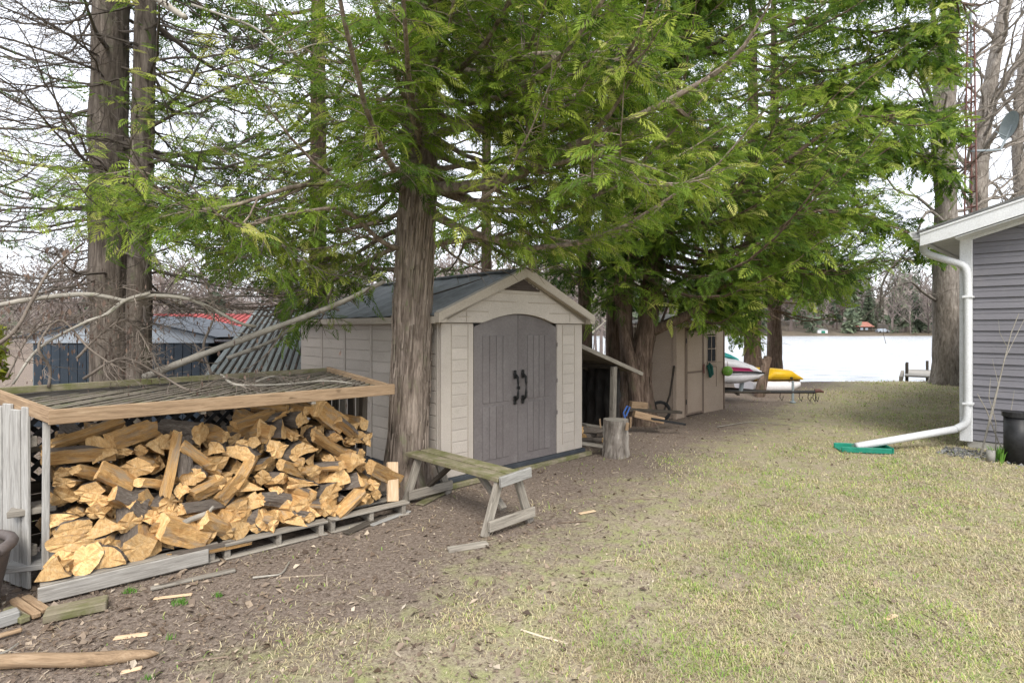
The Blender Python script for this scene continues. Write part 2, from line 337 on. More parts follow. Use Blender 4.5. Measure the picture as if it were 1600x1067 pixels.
M_bank = grime('far_bank', (.085, .07, .05), (.17, .135, .10), ns=.2, fine=1.)
xs = np.linspace(-320, 620, 60); pr = np.array([(196, -1.3), (198, -.4), (206, .4), (230, 1.8), (330, 11), (420, 22)])
V = np.array([(x, y + 3*math.sin(x*.05), z*(1 + .25*math.sin(x*.021+1))) for x in xs for y, z in pr]); I = (np.arange(59)[:, None]*6 + np.arange(5)[None]).ravel()
a = Acc(); a.add(V, np.stack([I, I+6, I+7, I+1], -1)); tag(a.obj('far_shore_hill', M_bank, smooth=True), 'low brown far bank of the lake', None, None, 'structure')

def strokes(acc, P, Q, w, tone):         # thin flat quads from P to Q, turned at random about their axis
    P = np.asarray(P); Q = np.asarray(Q); d = Q-P; d = d/(np.linalg.norm(d, axis=1)[:, None]+1e-9)
    r = rng.normal(size=P.shape); s = np.cross(d, r); s /= np.linalg.norm(s, axis=1)[:, None]+1e-9; w = np.asarray(w).reshape(-1, 1)
    V = np.stack([P-s*w, P+s*w, Q+s*w*.3], 1).reshape(-1, 3); n = len(P)
    acc.add(V, np.arange(3*n).reshape(-1, 3), 0, np.repeat(np.broadcast_to(tone, (n,)), 3))
def far_bare(acc, x, y, z, h, nt=60):
    strokes(acc, [(x, y, z-.5)], [(x+rng.normal()*.05*h, y, z+h*.95)], [.018*h], .2)
    tone = np.clip(rng.normal(.55, .16), 0, 1); base = z + h*rng.uniform(.15, .8, nt); ang = rng.uniform(0, 6.28, nt); L = h*rng.uniform(.12, .34, nt)
    P = np.stack([x+0*base, y+0*base, base], -1); Q = P + np.stack([np.cos(ang)*L, np.sin(ang)*L, L*rng.uniform(.5, 1.5, nt)], -1)
    strokes(acc, P, Q, .0065*h*np.ones(nt), tone)
    k = nt*3; b = rng.integers(0, nt, k); tt = rng.uniform(.3, 1, k)[:, None]; P2 = P[b]*(1-tt)+Q[b]*tt; Q2 = P2 + rng.normal(size=(k, 3))*h*.06 + [0, 0, h*.05]
    strokes(acc, P2, Q2, .006*h*np.ones(k), np.clip(tone+rng.normal(0, .15, k), 0, 1))
def far_fir(acc, x, y, z, h, r, n=120, tone=None):
    if tone is None: tone = rng.uniform(.2, .8)
    u = rng.uniform(0, 1, n)**.75; zz = z + h*(.08 + .92*u); rr = r*(1.03-u)*rng.uniform(.75, 1.1, n); an = rng.uniform(0, 6.28, n)
    P = np.stack([x+0*u, y+0*u, zz], -1); Q = P + np.stack([np.cos(an)*rr, np.sin(an)*rr, -rr*rng.uniform(.1, .5, n)], -1)
    strokes(acc, Q*.75+P*.25, P+[0, 0, .02*h], rr*.35, np.clip(tone+rng.normal(0, .2, n), 0, 1)); strokes(acc, P*.5+Q*.5, Q, rr*.25, np.clip(tone+rng.normal(0, .2, n), 0, 1))
fb, fe = Acc(), Acc()
def hillz(y): return float(np.interp(y, pr[:, 0], pr[:, 1]))
for _ in range(900):
    x = rng.uniform(-40, 330); y = 200 + 95*rng.random()**1.3
    pxx = 800+F*x/y
    if y < 214 and (1284 < pxx < 1308 or 1338 < pxx < 1388): continue
    (far_bare(fb, x, y, hillz(y), rng.uniform(16, 26)*(.75+.5*vnoise(x, 0, .06, 8)), 38) if rng.random() < .5 else far_fir(fe, x, y, hillz(y), rng.uniform(15, 30)*(.75+.5*vnoise(x, 0, .06, 8)), rng.uniform(2.4, 4.6), 80))
for _ in range(420):                     # low brush along the far water edge
    x = rng.uniform(-20, 260); y = rng.uniform(199, 203); pxx = 800+F*x/y
    if 1284 < pxx < 1308 or 1342 < pxx < 1386: continue
    far_bare(fb, x, y, hillz(y), rng.uniform(1.2, 3.2), 9) if rng.random() < .7 else far_fir(fe, x, y, hillz(y), rng.uniform(1.5, 4), 1.3, 24)
for _ in range(300):                     # woods behind the neighbour's sheds
    x = rng.uniform(-75, 8); y = rng.uniform(34, 75)
    if y < -x*.2 + 26: continue
    far_bare(fb, x, y, 0, rng.uniform(5, 9.5), 46) if rng.random() < .93 else far_fir(fe, x, y, 0, rng.uniform(4, 8), 1.5, 90)
tag(fb.obj('bare_woods', M_farw), 'grey brown leafless woods across the lake and behind the sheds', None, None, 'stuff')
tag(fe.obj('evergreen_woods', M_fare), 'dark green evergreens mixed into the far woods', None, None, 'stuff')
def fir(px, Z, top, label, r, tone):
    b = np.array([(px-800)/F*Z, Z, hillz(Z)]); h = CH + (HY-top)/F*Z - b[2]
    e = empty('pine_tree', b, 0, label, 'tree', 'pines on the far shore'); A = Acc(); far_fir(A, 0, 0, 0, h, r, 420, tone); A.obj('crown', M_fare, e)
    A = Acc(); tube(A, [(0, 0, -.3), (0, 0, h*.9)], [.22, .03], 6); A.obj('trunk', M_twigd, e)
fir(1328, 204, 484, 'bright green bushy young pine between the white boathouse and the red-roofed cottage', 2.6, .95)
fir(1357, 214, 432, 'tall airy pine rising straight above the red-roofed cottage', 3.2, .6)
fir(1439, 207, 480, 'round dark green pine right of the cottage, near the big lakeside trunk', 3.4, .35)
fir(1268, 207, 508, 'low dark green bush-like pine just left of the white boathouse', 1.8, .5)

# boathouse and cottage over the lake
b = G(1294, 525, -1); e = empty('boathouse', (b[0], 200, -.9), 0, 'small white boathouse with a green door on the far shore', 'boathouse')
bx('wall', -1.8, 1.8, 0, 3, 0, 2.0, M_gel, e); bx('door', -.5, .9, -.06, -.01, .2, 1.7, M_green, e); A = Acc(); prism(A, [(-2, 2.0), (2, 2.0), (0, 2.45)], -.2, 3.2); A.obj('roof', M_tin, e)
e = empty('cottage', ((1357-800)/F*207, 207, .4), 0, 'red roofed cottage in the trees on the far shore', 'cottage')
bx('wall', -3.4, 1.3, 0, 4, 0, 1.9, M_dark, e); A = Acc(); A.poly([(-4.2, -.6, 1.85), (2.0, -.6, 1.85), (1.0, 2.2, 3.7), (-1.6, 2.2, 3.7), (-4.2, 5., 1.85), (2.0, 5., 1.85)], [(0, 1, 2, 3), (1, 5, 2), (0, 3, 4), (5, 4, 3, 2)]); A.obj('roof', grime('pale_red_roof', (.30, .12, .09), (.38, .18, .14), ns=1), e)
for x in (-3, -1.2): bx('window', x, x+1, -.08, -.02, .7, 1.5, M_ltblue, e)
e = empty('parked_car', ((1381-800)/F*203, 203, .1), 0, 'pale blue grey car parked beside the far cottage', 'car')
A = Acc(); prism(A, [(-2, .3), (2, .3), (2.05, .9), (1.2, 1.0), (.6, 1.5), (-1., 1.5), (-1.6, 1.0), (-2.05, .9)], 0, 1.7); A.obj('body', M_ltblue, e)
for x in (-1.3, 1.3): A = Acc(); tube(A, [(x, -.05, .33), (x, .2, .33)], .33, 12); A.obj('wheel', M_dkrub, e)

# ---------------------------------------------------------------- beige resin shed (local x along the front, y into the depth)
SU = np.array([.724, .690]); SV = np.array([-.690, .724]); SRZ = math.atan2(.690, .724)
A0 = G(690, 765)
sh = empty('resin_shed', (A0[0], A0[1], 0), SRZ, 'large beige resin garden shed with arched taupe double doors', 'shed')
WF, DP_, EZ, AZ, BZ = 2.3, 3.5, 1.84, 2.36, .10
bx('skid', -.06, WF+.12, -.07, DP_, 0, .05, M_moss, sh); bx('floor_rim', -.02, WF+.03, -.03, DP_, .052, BZ, grime('dark_blue_grey_base', (.035, .04, .048), (.06, .066, .075)), sh)
DX0, DX1 = .44, 1.80                     # door opening
def arch(x, z0=1.70, rise=.15): c = (DX0+DX1)/2; return z0 + rise*(1-((x-c)/((DX1-DX0)/2))**2)
for x0, x1 in ((0, DX0-.004), (DX1+.004, WF)):
    bx('front_panel', x0, x1, 0, .04, BZ, 1.738, M_beige, sh, .01)
    gx0, gx1 = (x0+.13, x0+.34) if x0 == 0 else (x0+.10, x0+.32)
    for k in range(12):                  # moulded clapboard lips
        z = .22 + k*.125; bx('siding_board', gx0, gx1, -.006, .0, z+.004, z+.116, M_beige, sh, .004)
    A = Acc(); [abox(A, gx0-.008, gx0-.004, -.008, .001, .2, 1.72, .001), abox(A, gx1+.01, gx1+.016, -.007, .001, .1, 1.72, .002)]; A.obj('panel_rib', M_beigeT, sh)
# gable header with the arched soffit
A = Acc(); N = 18; xs = np.linspace(DX0, DX1, N); up = [(-.04, 1.742), (-.04, EZ+.02), (WF/2, AZ-.05), (WF+.04, EZ+.02), (WF+.04, 1.742), (DX1, 1.742)]
lo = [(x, arch(x)) for x in xs[::-1]]; pts = [(DX0, 1.742)]
V0, Fq = [], []
def gtop(x): return EZ+.02 + (AZ-.07-EZ)*(1-abs(x-WF/2)/(WF/2+.04))
gx = np.concatenate([[-.04, 0, .2], xs, [WF-.2, WF, WF+.04]]); gx.sort()
bot = np.array([max(1.742, arch(x)) if DX0 <= x <= DX1 else 1.742 for x in gx]); top = np.array([gtop(x) for x in gx]); n = len(gx)
for y in (-.035, .05): V0 += [(x, y, z) for x, z in zip(gx, bot)] + [(x, y, z) for x, z in zip(gx, top)]
for i in range(n-1):
    Fq += [(i, i+1, n+i+1, n+i), (2*n+i+1, 2*n+i, 3*n+i, 3*n+i+1), (i+1, i, 2*n+i, 2*n+i+1), (n+i, n+i+1, 3*n+i+1, 3*n+i)]
Fq += [(0, n, 3*n, 2*n), (n-1, 3*n-1, 4*n-1, 2*n-1)]
A.poly(V0, Fq); A.obj('gable_header', M_beige, sh)
for z, x0, x1 in ((1.86, .25, .62), (1.98, .5, 1.05), (2.08, .72, 1.62), (1.98, 1.25, 1.8), (1.86, 1.62, 2.05), (1.80, .2, .35)):
    bx('siding_lip', x0, x1, -.041, -.036, z, z+.012, M_beigeT, sh, .002)
A = Acc(); [abox(A, x, x+.008, -.041, -.036, 1.75, 1.9, .001) for x in (.3, 2.0)]; A.obj('panel_rib', M_beigeT, sh)
A = Acc(); prism(A, [(.86, 2.12), (1.44, 2.12), (1.15, 2.262)], -.05, -.036); v = A.obj('gable_vent', M_vent, sh)
for k in range(4): z = 2.13+k*.03; w = .27-k*.068; bx('louver', 1.15-w, 1.15+w, -.06, -.052, z, z+.014, M_vent, v, .002)
# doors
for s in (0, 1):
    x0, x1 = (DX0+.006, 1.117) if s == 0 else (1.123, DX1-.006); A = Acc(); xs = np.linspace(x0, x1, 12); n = 12
    V0 = [(x, y, z) for y in (.012, .05) for zf in (0, 1) for x, z in [(x, (BZ+.004 if zf == 0 else arch(x)-.008)) for x in xs]]; Fq = []
    for i in range(n-1): Fq += [(i, i+1, n+i+1, n+i), (n+i, n+i+1, 3*n+i+1, 3*n+i), (i+1, i, 2*n+i, 2*n+i+1)]
    Fq += [(0, n, 3*n, 2*n), (n-1, 3*n-1, 4*n-1, 2*n-1)[::-1]]
    A.poly(V0, Fq); d = A.obj('door', M_taupe, sh)
    px0, px1 = (x0+.12, x0+.53) if s == 0 else (x0+.15, x1-.12)
    for za, zb in ((.2, .80), (.84, 1.60)):
        n_ = 4; w = (px1-px0)/n_
        for k in range(n_): bx('door_plank', px0+k*w+.004, px0+(k+1)*w-.004, .004, .0115, za, zb, M_taupe, d, .003)
    hx = 1.06 if s == 0 else 1.19; A = Acc()
    tube(A, [(hx, .008, .83), (hx, -.05, .87), (hx, -.055, .93), (hx, -.055, 1.05), (hx, -.05, 1.11), (hx, .008, 1.15)], [.018, .016, .014, .014, .016, .018], 8)
    for z in (.84, 1.14): abox(A, hx-.022, hx+.022, -.012, .004, z-.05, z+.05, .006)
    A.obj('handle', M_iron, d)
bx('lock_hasp', 1.10, 1.14, -.012, .004, .96, 1.0, M_iron, sh)
for z in (.6, 1.0, 1.45):
    for x in (DX0-.01, DX1-.012): bx('hinge', x, x+.022, -.004, .0, z, z+.05, M_taupe, sh, .002)
# side and back walls
bx('side_wall', 0, .04, .042, DP_, BZ, 1.80, M_beige, sh, .004); bx('side_wall', WF-.04, WF, .042, DP_, BZ, 1.80, M_beige, sh, .004); bx('back_wall', .042, WF-.042, DP_-.04, DP_, BZ, 1.80, M_beige, sh)
for b_ in range(5):
    y0 = .10 + b_*.68; y1 = min(y0+.62, DP_-.02)
    for k in range(13):
        z = BZ+.01+k*.13; bx('siding_board', -.009, -.001, y0, y1, z, z+.122, M_beige, sh, .006)
    bx('wall_rib', -.013, -.001, y0-.048, y0-.008, BZ, 1.80, M_beige, sh, .005)
# roof: two ribbed slopes, rake trim, ridge cap
OVX, OVY = .12, .10
def slope(side, name):
    A = Acc(); x0, z0 = (-OVX, EZ-.03) if side < 0 else (WF+OVX, EZ-.03); x1, z1 = WF/2, AZ
    n = 30; yv = np.linspace(-OVY+.03, DP_+.08, n); V = []
    for i, y in enumerate(yv):
        lift = .012 if i % 3 == 1 else 0
        for s in np.linspace(0, 1, 6): V.append((x0+(x1-x0)*s, y, z0+(z1-z0)*s + lift))
    V = np.array(V); I = (np.arange(n-1)[:, None]*6+np.arange(5)[None]).ravel(); q = np.stack([I, I+6, I+7, I+1], -1); A.add(V, q if side > 0 else q[:, ::-1]); A.add(V-[0, 0, .035], q if side < 0 else q[:, ::-1])
    return A.obj(name, M_roofd, sh)
slope(-1, 'roof'); slope(1, 'roof'); bx('ridge_cap', WF/2-.06, WF/2+.06, -OVY+.04, DP_+.09, AZ-.01, AZ+.025, M_roofd, sh, .01)
th = math.atan2(AZ-EZ, WF/2+OVX)
for s in (-1, 1):
    A = Acc(); xe = -OVX if s < 0 else WF+OVX
    prism(A, [(xe, EZ-.10), (xe, EZ-.0), (WF/2, AZ+.035), (WF/2, AZ-.085), (xe-s*.10, EZ-.04), (xe-s*.10, EZ-.10)], -OVY-.02, -.037); A.obj('rake_trim', M_beigeT, sh)
    bx('eave_trim', min(xe, xe-s*.03), max(xe, xe-s*.03), -.036, DP_+.05, EZ-.11, EZ-.035, M_beigeT, sh)
tw = Acc(); rr = np.random.default_rng(5)
e = empty('fallen_twig', (A0[0], A0[1], 0), SRZ, 'thin dark twig lying on the slate roof of the large beige shed', 'twig')
tube(tw, [(.05, .9, 1.99), (.35, .75, 2.06), (.6, .55, 2.16), (.85, .35, 2.27)], [.012, .011, .009, .005], 5); tube(tw, [(.35, .75, 2.06), (.5, .9, 2.1), (.6, 1.0, 2.15)], [.008, .006, .004], 4); tw.obj('stem', M_twigd, e)
# ---------------------------------------------------------------- firewood shelter (local x along its front, y into it)
WO = G(62, 945)[:2]; _r = G(637, 783, .12)[:2]; WX = (_r-WO)/np.linalg.norm(_r-WO); WY = np.array([-WX[1], WX[0]]); WRZ = math.atan2(WX[1], WX[0])
def wl_(px, py, z):
    p = G(px, py, z)[:2]-WO; return p@WX, p@WY
def wloc(p): q = np.asarray(p[:2])-WO; return np.array([q@WX, q@WY, p[2] if len(p) > 2 else 0])
ws = empty('firewood_shelter', (*WO, 0), WRZ, 'open fronted firewood shelter of old boards with a lattice roof', 'wood shelter')
FL, FR, BR, BL = np.array([.06, 0, 1.135]), np.array([2.44, .06, 1.135]), np.array([2.43, 1.50, 1.225]), np.array([-.27, .92, 1.235])
board('front_rail', FL-[.02, 0, 0], FR, .038, .092, M_pine, ws)
board('side_rail', FL+[.0, .024, -.0], BL+[0, -.0, -.0], .036, .085, M_pine, ws); board('side_rail', FR+[-.02, .024, .004], BR, .036, .07, M_pine, ws)
board('back_rail', BL+[-.25, -.05, .0], BR+[.02, .02, 0], .04, .05, M_moss, ws); board('back_rail', BL+[-.2, .0, -.06], BR+[0, .06, -.06], .036, .055, M_grey, ws)
for x in (.9, 1.7): board('rafter', [x, .03, 1.09], [x-.02, 1.25, 1.15], .036, .05, M_grey, ws)
# lattice roof: slats of both layers, each its own part
nrm = np.cross(FR-FL, BL-FL); nrm /= np.linalg.norm(nrm)
def rz_(a, d): return 1.118 + .058*d + .004*a
quad = [FL[:2]+[.02, .03], FR[:2]+[-.03, .03], BR[:2]+[-.03, -.02], BL[:2]+[.03, -.0]]
def clip(p, d):
    t0, t1 = -9, 9
    for i in range(4):
        a, b = quad[i], quad[(i+1) % 4]; e = b-a; n_ = np.array([-e[1], e[0]]); den = d@n_; num = (a-p)@n_
        if abs(den) < 1e-9: continue
        if den > 0: t0 = max(t0, num/den)
        else: t1 = min(t1, num/den)
    return t0, t1
for layer, (ang, sp) in enumerate(((38, .080), (128, .080))):
    d = np.array([math.cos(R(ang)), math.sin(R(ang))]); nn = np.array([-d[1], d[0]])
    for k in range(-60, 60):
        p = np.array([1., .6]) + nn*sp*k; t0, t1 = clip(p, d)
        if t1-t0 < .08: continue
        a, b = p+d*t0, p+d*t1; j = random.uniform(-.003, .003)
        board('slat', [*a, rz_(*a)-layer*.010+j], [*b, rz_(*b)-layer*.010+j], .042, .008, M_lat, ws, c=.001)
# posts, wing panel, back lattice, right end boards
board('post', [.03, .22, .12], [.035, .16, 1.09], .085, .038, M_pale, ws, up=(1, 0, .2)); board('post', [-.12, .48, .0], [-.12, .48, 1.12], .05, .04, M_grey, ws, up=(0, 1, 0))
board('post', [2.36, .55, .12], [2.37, .52, 1.09], .05, .09, M_dark, ws, up=(0, 1, 0)); board('post', [2.36, 1.36, .0], [2.37, 1.36, 1.19], .05, .09, M_dark, ws, up=(0, 1, 0))
for k in range(4): board('end_board', [2.40, .66+k*.19, .05], [2.40, .66+k*.19, 1.12+.012*k], .13, .022, M_dark if k % 2 else M_grey, ws, up=(1, 0, 0))
board('shelf', [-.14, .40, .50], [.10, .36, .51], .20, .04, M_grey, ws); board('shelf', [-.14, .40, .16], [.12, .34, .15], .26, .035, M_pale, ws); board('shelf', [-.14, .6, .86], [.10, .55, .86], .06, .04, M_grey, ws)
p0, p1 = wloc(G(47, 925)), wloc(G(-70, 880)); dd = (p1-p0)/np.linalg.norm(p1-p0); nrm2 = np.array([-dd[1], dd[0], 0])
L_ = np.linalg.norm(p1-p0); k = 0; x = 0.
wp = empty('fence_panel', (*(WO + p0[0]*WX + p0[1]*WY), 0), WRZ+math.atan2(dd[1], dd[0]), 'weathered pale grey plank fence panel beside the firewood shelter', 'fence')
while x < .75:
    w = (.085, .125, .11, .14, .10, .13)[k % 6]; zt = 1.165 + (.012, -.01, .02, 0)[k % 4]
    board('plank', [x+w/2, (k % 2)*.006, .02], [x+w/2+.01, (k % 2)*.006, zt], w-.008, .02, M_pale, wp, up=(0, 1, 0)); x += w; k += 1
for z in (.25, .95): board('cross_rail', [0.03, -.034, z], [.75, -.034, z], .04, .07, M_grey, wp)
lk = Acc()
def lat_slat(a, b): board('back_slat', a, b, .036, .008, M_blkpl, ws, up=(0, 1, 0), c=.001)
for s in (1, -1):
    for k in range(-14, 30):
        x = k*.115; za, zb = .55, 1.14; xa, xb = (x, x+.59) if s > 0 else (x+.59, x)
        q = 0.
        A_, B_ = np.array([xa, 0, za]), np.array([xb, 0, zb]); lo_, hi_ = 0., 1.
        for lim, sg in ((-.15, 1), (2.40, -1)):
            va, vb = (A_[0]-lim)*sg, (B_[0]-lim)*sg
            if va < 0 and vb < 0: hi_ = -1
            elif va < 0: lo_ = max(lo_, va/(va-vb))
            elif vb < 0: hi_ = min(hi_, va/(va-vb))
        if hi_-lo_ < .15: continue
        a, b = A_+(B_-A_)*lo_, A_+(B_-A_)*hi_; f = lambda p: [p[0], 1.02+.2*p[0]-.012*(s+1)+.02, p[2]]
        lat_slat(f(a), f(b))
for k in range(5): board('back_board', [-.15, .97-.0*k+.03, .10+k*.10], [2.40, 1.48+.03, .10+k*.10], .02, .095, M_dark, ws)

M_gpl = wood('sun_greyed_pallet_wood', (.20, .185, .165), (.33, .31, .28), (.45, .43, .40))
# pallets under the wood
def pallet(x0, x1, d0, skew, label, z=.118, nb=6):
    e = empty('pallet', (*(WO + x0*WX + d0*WY), 0), WRZ+skew, label, 'pallet', 'pallets under the firewood'); L = x1-x0
    for k in range(nb): board('deck_board', [0, .05+k*.19, z-.011], [L, .05+k*.19+random.uniform(-.01, .01), z-.011], .095, .02, M_grey, e)
    for x in (.02, L/2, L-.05): board('stringer', [x, .02, .055], [x, .02+.19*nb-.1, .055], .04, .085, M_grey, e)
    board('base_board', [0, .05, .007], [L, .05, .007], .09, .014, M_grey, e); board('base_board', [0, .7, .007], [L, .7, .007], .09, .014, M_grey, e)
    return e
p1_ = pallet(0, 1.0, .0, -.015, 'leftmost grey pallet with a wide pale front board under the firewood'); board('front_board', [-.01, -.012, .062], [.92, -.012, .066], .018, .098, M_gpl, p1_)
pallet(1.03, 1.80, -.03, .01, 'middle grey pallet of the three under the firewood'); pallet(1.83, 2.56, -.02, .0, 'rightmost grey pallet under the firewood, its end near the trunk')

# ---------------------------------------------------------------- split firewood
rs = np.random.default_rng(11)
def log_mesh(kind, seed):
    q = np.random.default_rng(seed)
    if kind == 'wedge':
        th = R(q.uniform(55, 100)); n = 6; P = [(0, 0)] + [(.35, 0), (.7, .0)] + [(math.cos(a), math.sin(a)) for a in np.linspace(0, th, n)] + [(.7*math.cos(th), .7*math.sin(th)), (.35*math.cos(th), .35*math.sin(th))]; bk = set(range(3, 3+n-1))
    elif kind == 'slab':
        h = q.uniform(.35, .55); P = [(-.5, 0), (-.2, -.03), (.2, .02), (.5, 0), (.52, h*.6), (.3, h), (0, h*1.1), (-.3, h), (-.52, h*.55)]; bk = set(range(4, 8))
    elif kind == 'block':
        P = [(-.45, -.4), (0, -.46), (.45, -.35), (.5, .05), (.4, .42), (.05, .48), (-.42, .38), (-.5, 0)]; bk = {4, 5} if seed % 2 else set()
    elif kind == 'tri':
        P = [(-.5, -.35), (0, -.4), (.5, -.3), (.28, .1), (.02, .5), (-.25, .12)]; bk = {0, 1} if seed % 3 == 0 else set()
    else:
        n = 11; P = [(.5*math.cos(a), .5*math.sin(a)) for a in np.linspace(0, 2*math.pi, n, endpoint=False)]; bk = set(range(n))
    P = np.array(P, float); a = q.uniform(0, 6.28); Rm = np.array([[math.cos(a), -math.sin(a)], [math.sin(a), math.cos(a)]])
    if kind in ('wedge', 'tri', 'block'): P = P@Rm.T
    P -= (P.max(0)+P.min(0))/2; P /= (P.max(0)-P.min(0)); P += q.normal(size=P.shape)*.03
    P = np.concatenate([np.stack([P, (P+np.roll(P, -1, 0))/2 + q.normal(size=P.shape)*.018], 1).reshape(-1, 2)]); bk = {2*i for i in bk} | {2*i+1 for i in bk}
    m = len(P); nr = 9; V = []; base = q.normal(size=P.shape)*.022; bend = q.normal(size=2)*.05; tw = q.normal()*.12; tap = q.normal()*.08
    tilt = q.normal(size=2)*.09
    for i in range(nr):
        s = i/(nr-1); base = base*.6 + q.normal(size=P.shape)*.02; c, d = math.cos(tw*s), math.sin(tw*s); Q = (P*(1+tap*(s-.5))+base)@np.array([[c, d], [-d, c]]) + bend*math.sin(3.14*s)
        x = s + (P@tilt)*(1 if i in (0, nr-1) else 0) + (q.normal(size=m)*.018 if i in (0, nr-1) else 0)
        V += [(xx, y, z) for xx, (y, z) in zip(np.broadcast_to(x, (m,)), Q)]
    V = np.array(V); A = Acc(); Ff, mi = [], []
    for i in range(nr-1):
        for j in range(m):
            k = (j+1) % m; b = 1 if j in bk else 0; q4 = (i*m+j, (i+1)*m+j, (i+1)*m+k, i*m+k); Ff += [(q4[0], q4[1], q4[2]), (q4[0], q4[2], q4[3])]; mi += [b, b]
    c0, c1 = len(V), len(V)+1; V = np.concatenate([V, [V[:m].mean(0)+[q.normal()*.01, 0, 0]], [V[-m:].mean(0)]])
    for j in range(m): k = (j+1) % m; Ff += [(c0, j, k), (c1, (nr-1)*m+k, (nr-1)*m+j)]; mi += [2, 2]
    A.add(V, np.array(Ff)[:, ::-1], np.array(mi, np.int32)); return A.mesh('split_log_' + kind, [M_split, M_fbark, M_end])
LOGS = {k: [log_mesh(k, 20*i+j) for j in range(n)] for i, (k, n) in enumerate((('wedge', 8), ('slab', 5), ('block', 7), ('tri', 6), ('round', 3)))}
LAB = {'wedge': 'orange split log wedge in the jumbled firewood pile', 'slab': 'flat split slab of firewood lodged in the pile', 'block': 'blocky squared firewood chunk in the jumbled pile',
       'tri': 'three sided split firewood piece in the pile', 'round': 'rounded bark covered log end in the firewood pile'}
camL = wloc((0, 0, CH))
def pile_pt(px, py, off=0.):
    w = D(px, py, 1.); w[2] = w[2]; q = wloc(w); r = q-camL; r[2] = w[2]-CH
    # plane  d = .08 + .38*(z-.12) + off
    n_ = np.array([0, 1, -.38]); k = .08 - .0456 + off; s = (k - camL@n_)/(r@n_); return camL + r*s
PILE = []
def put_log(pos, ax, sz, roll, kind, label=None, group=None, mesh=None, L=.4, parent=None, deep=False):
    me = mesh or LOGS[kind][rs.integers(len(LOGS[kind]))]
    o = link('firewood', me); x = Vector(ax).normalized(); up = Vector((0, 0, 1)) if abs(x.z) < .92 else Vector((0, -1, 0)); y = up.cross(x).normalized(); z = x.cross(y)
    M = Matrix((x, y, z)).transposed() @ Matrix.Rotation(roll, 3, 'X') @ Matrix.Diagonal((L, sz[0], sz[1]))
    Wm = Matrix.Rotation(WRZ, 4, 'Z'); Wm.translation = (*WO, 0); M4 = M.to_4x4(); M4.translation = pos; o.matrix_world = Wm @ M4
    tag(o, label or LAB[kind], 'firewood', group or {'wedge': 'split log wedges in the shelter', 'slab': 'split slabs in the shelter', 'block': 'blocky chunks in the shelter', 'tri': 'three sided pieces in the shelter', 'round': 'bark covered logs in the shelter'}[kind])
    if not label and parent is None: PILE.append(dict(o=o, x=pos[0], z=pos[2], kind=kind, s=sz[0]*sz[1], deep=deep))
    return o
# pieces read off the pile: x, y, width, height (in a 1600-wide view of the shelter), angle, E end-on / L lengthwise / B bark
PC = '''320 335 200 60 -15 L;390 375 85 110 20 E;500 335 140 75 -10 L;480 396 60 28 0 E;540 392 62 50 0 E;600 378 62 70 180 T;640 360 45 60 0 E;760 430 170 52 45 L;765 330 105 80 0 B;862 335 52 42 0 E
960 277 150 42 -8 L;1008 308 72 62 0 T;1036 332 62 70 0 T;1082 312 62 62 10 T;1095 238 42 32 0 E;1072 262 62 30 10 E;1178 240 62 42 0 T;1150 277 72 62 0 E;1240 268 110 84 40 L;1312 305 100 48 40 L;1120 342 42 42 0 E
1160 388 110 58 0 E;1242 372 160 56 35 L;826 380 62 50 0 E;912 400 130 56 -10 E;966 362 52 42 0 E;922 366 52 32 0 B;1056 390 90 72 0 E;1122 408 72 52 0 B;1205 330 60 60 0 E;1270 345 70 50 0 E;1330 360 50 30 0 E
300 415 190 75 5 L;262 470 82 40 0 E;352 480 105 58 25 L;256 515 92 42 0 E;440 500 130 90 40 L;530 455 150 82 5 E;737 492 100 72 0 B;832 442 90 52 0 E;925 472 125 58 -50 L;1000 492 72 62 0 E;952 527 112 46 0 E;1072 497 92 46 0 E;1100 465 92 50 30 L;1142 457 52 52 180 T;1196 472 92 42 0 E;1022 437 82 36 0 B
256 567 92 72 0 E;350 547 102 62 0 E;382 580 112 52 -20 E;492 572 82 82 30 L;562 580 92 82 20 E;582 522 82 42 20 L;702 540 72 62 0 E;790 537 105 56 -15 L;870 545 84 60 -40 L;1152 522 140 42 0 E;1052 542 62 42 0 E;850 500 50 50 0 T
1282 492 132 72 0 E;1357 427 84 66 0 E;1452 485 130 62 32 L;1300 447 92 32 0 B;1412 522 62 42 0 E;1250 557 115 66 40 B;1342 562 125 48 -32 L;1392 572 62 42 0 E;1430 560 42 42 0 E;1226 587 72 32 0 E;1180 560 50 40 0 E;1370 500 60 50 0 E
256 652 102 52 12 E;300 627 72 42 0 E;372 627 82 50 -10 E;292 682 122 52 0 E;410 672 150 70 0 E;500 662 92 90 0 B;546 625 110 62 50 L;592 642 72 52 0 E;662 627 112 90 30 E;652 582 112 52 0 B;790 600 190 52 8 L;902 612 92 52 20 E;952 587 122 66 15 E;1040 580 122 60 20 L;1105 602 62 52 0 E;1156 592 92 90 180 T;1190 627 62 42 0 E
282 742 162 60 -8 E;410 750 142 72 0 E;540 762 150 84 10 B;690 730 150 110 30 L;622 692 84 62 0 E;745 700 80 60 0 E;792 732 102 52 30 E;832 690 160 84 38 L;872 667 92 82 0 E;926 700 92 72 20 T;942 642 82 52 0 E;1002 662 92 82 40 B;1052 642 72 50 0 E;1102 667 84 52 0 E;1170 667 62 42 0 E;1122 702 92 42 -10 E;1046 700 62 62 0 E;1236 642 72 62 0 E;1327 622 125 56 -27 L;1276 662 42 42 0 E;986 725 72 52 0 E;1046 727 52 42 0 T
246 805 112 84 10 E;230 860 102 62 20 E;204 893 104 78 0 T;336 842 130 90 55 B;426 830 112 82 0 E;535 830 122 100 35 E;1180 700 60 40 0 E;860 735 70 60 0 E;770 690 80 50 20 E'''
cnt = 0
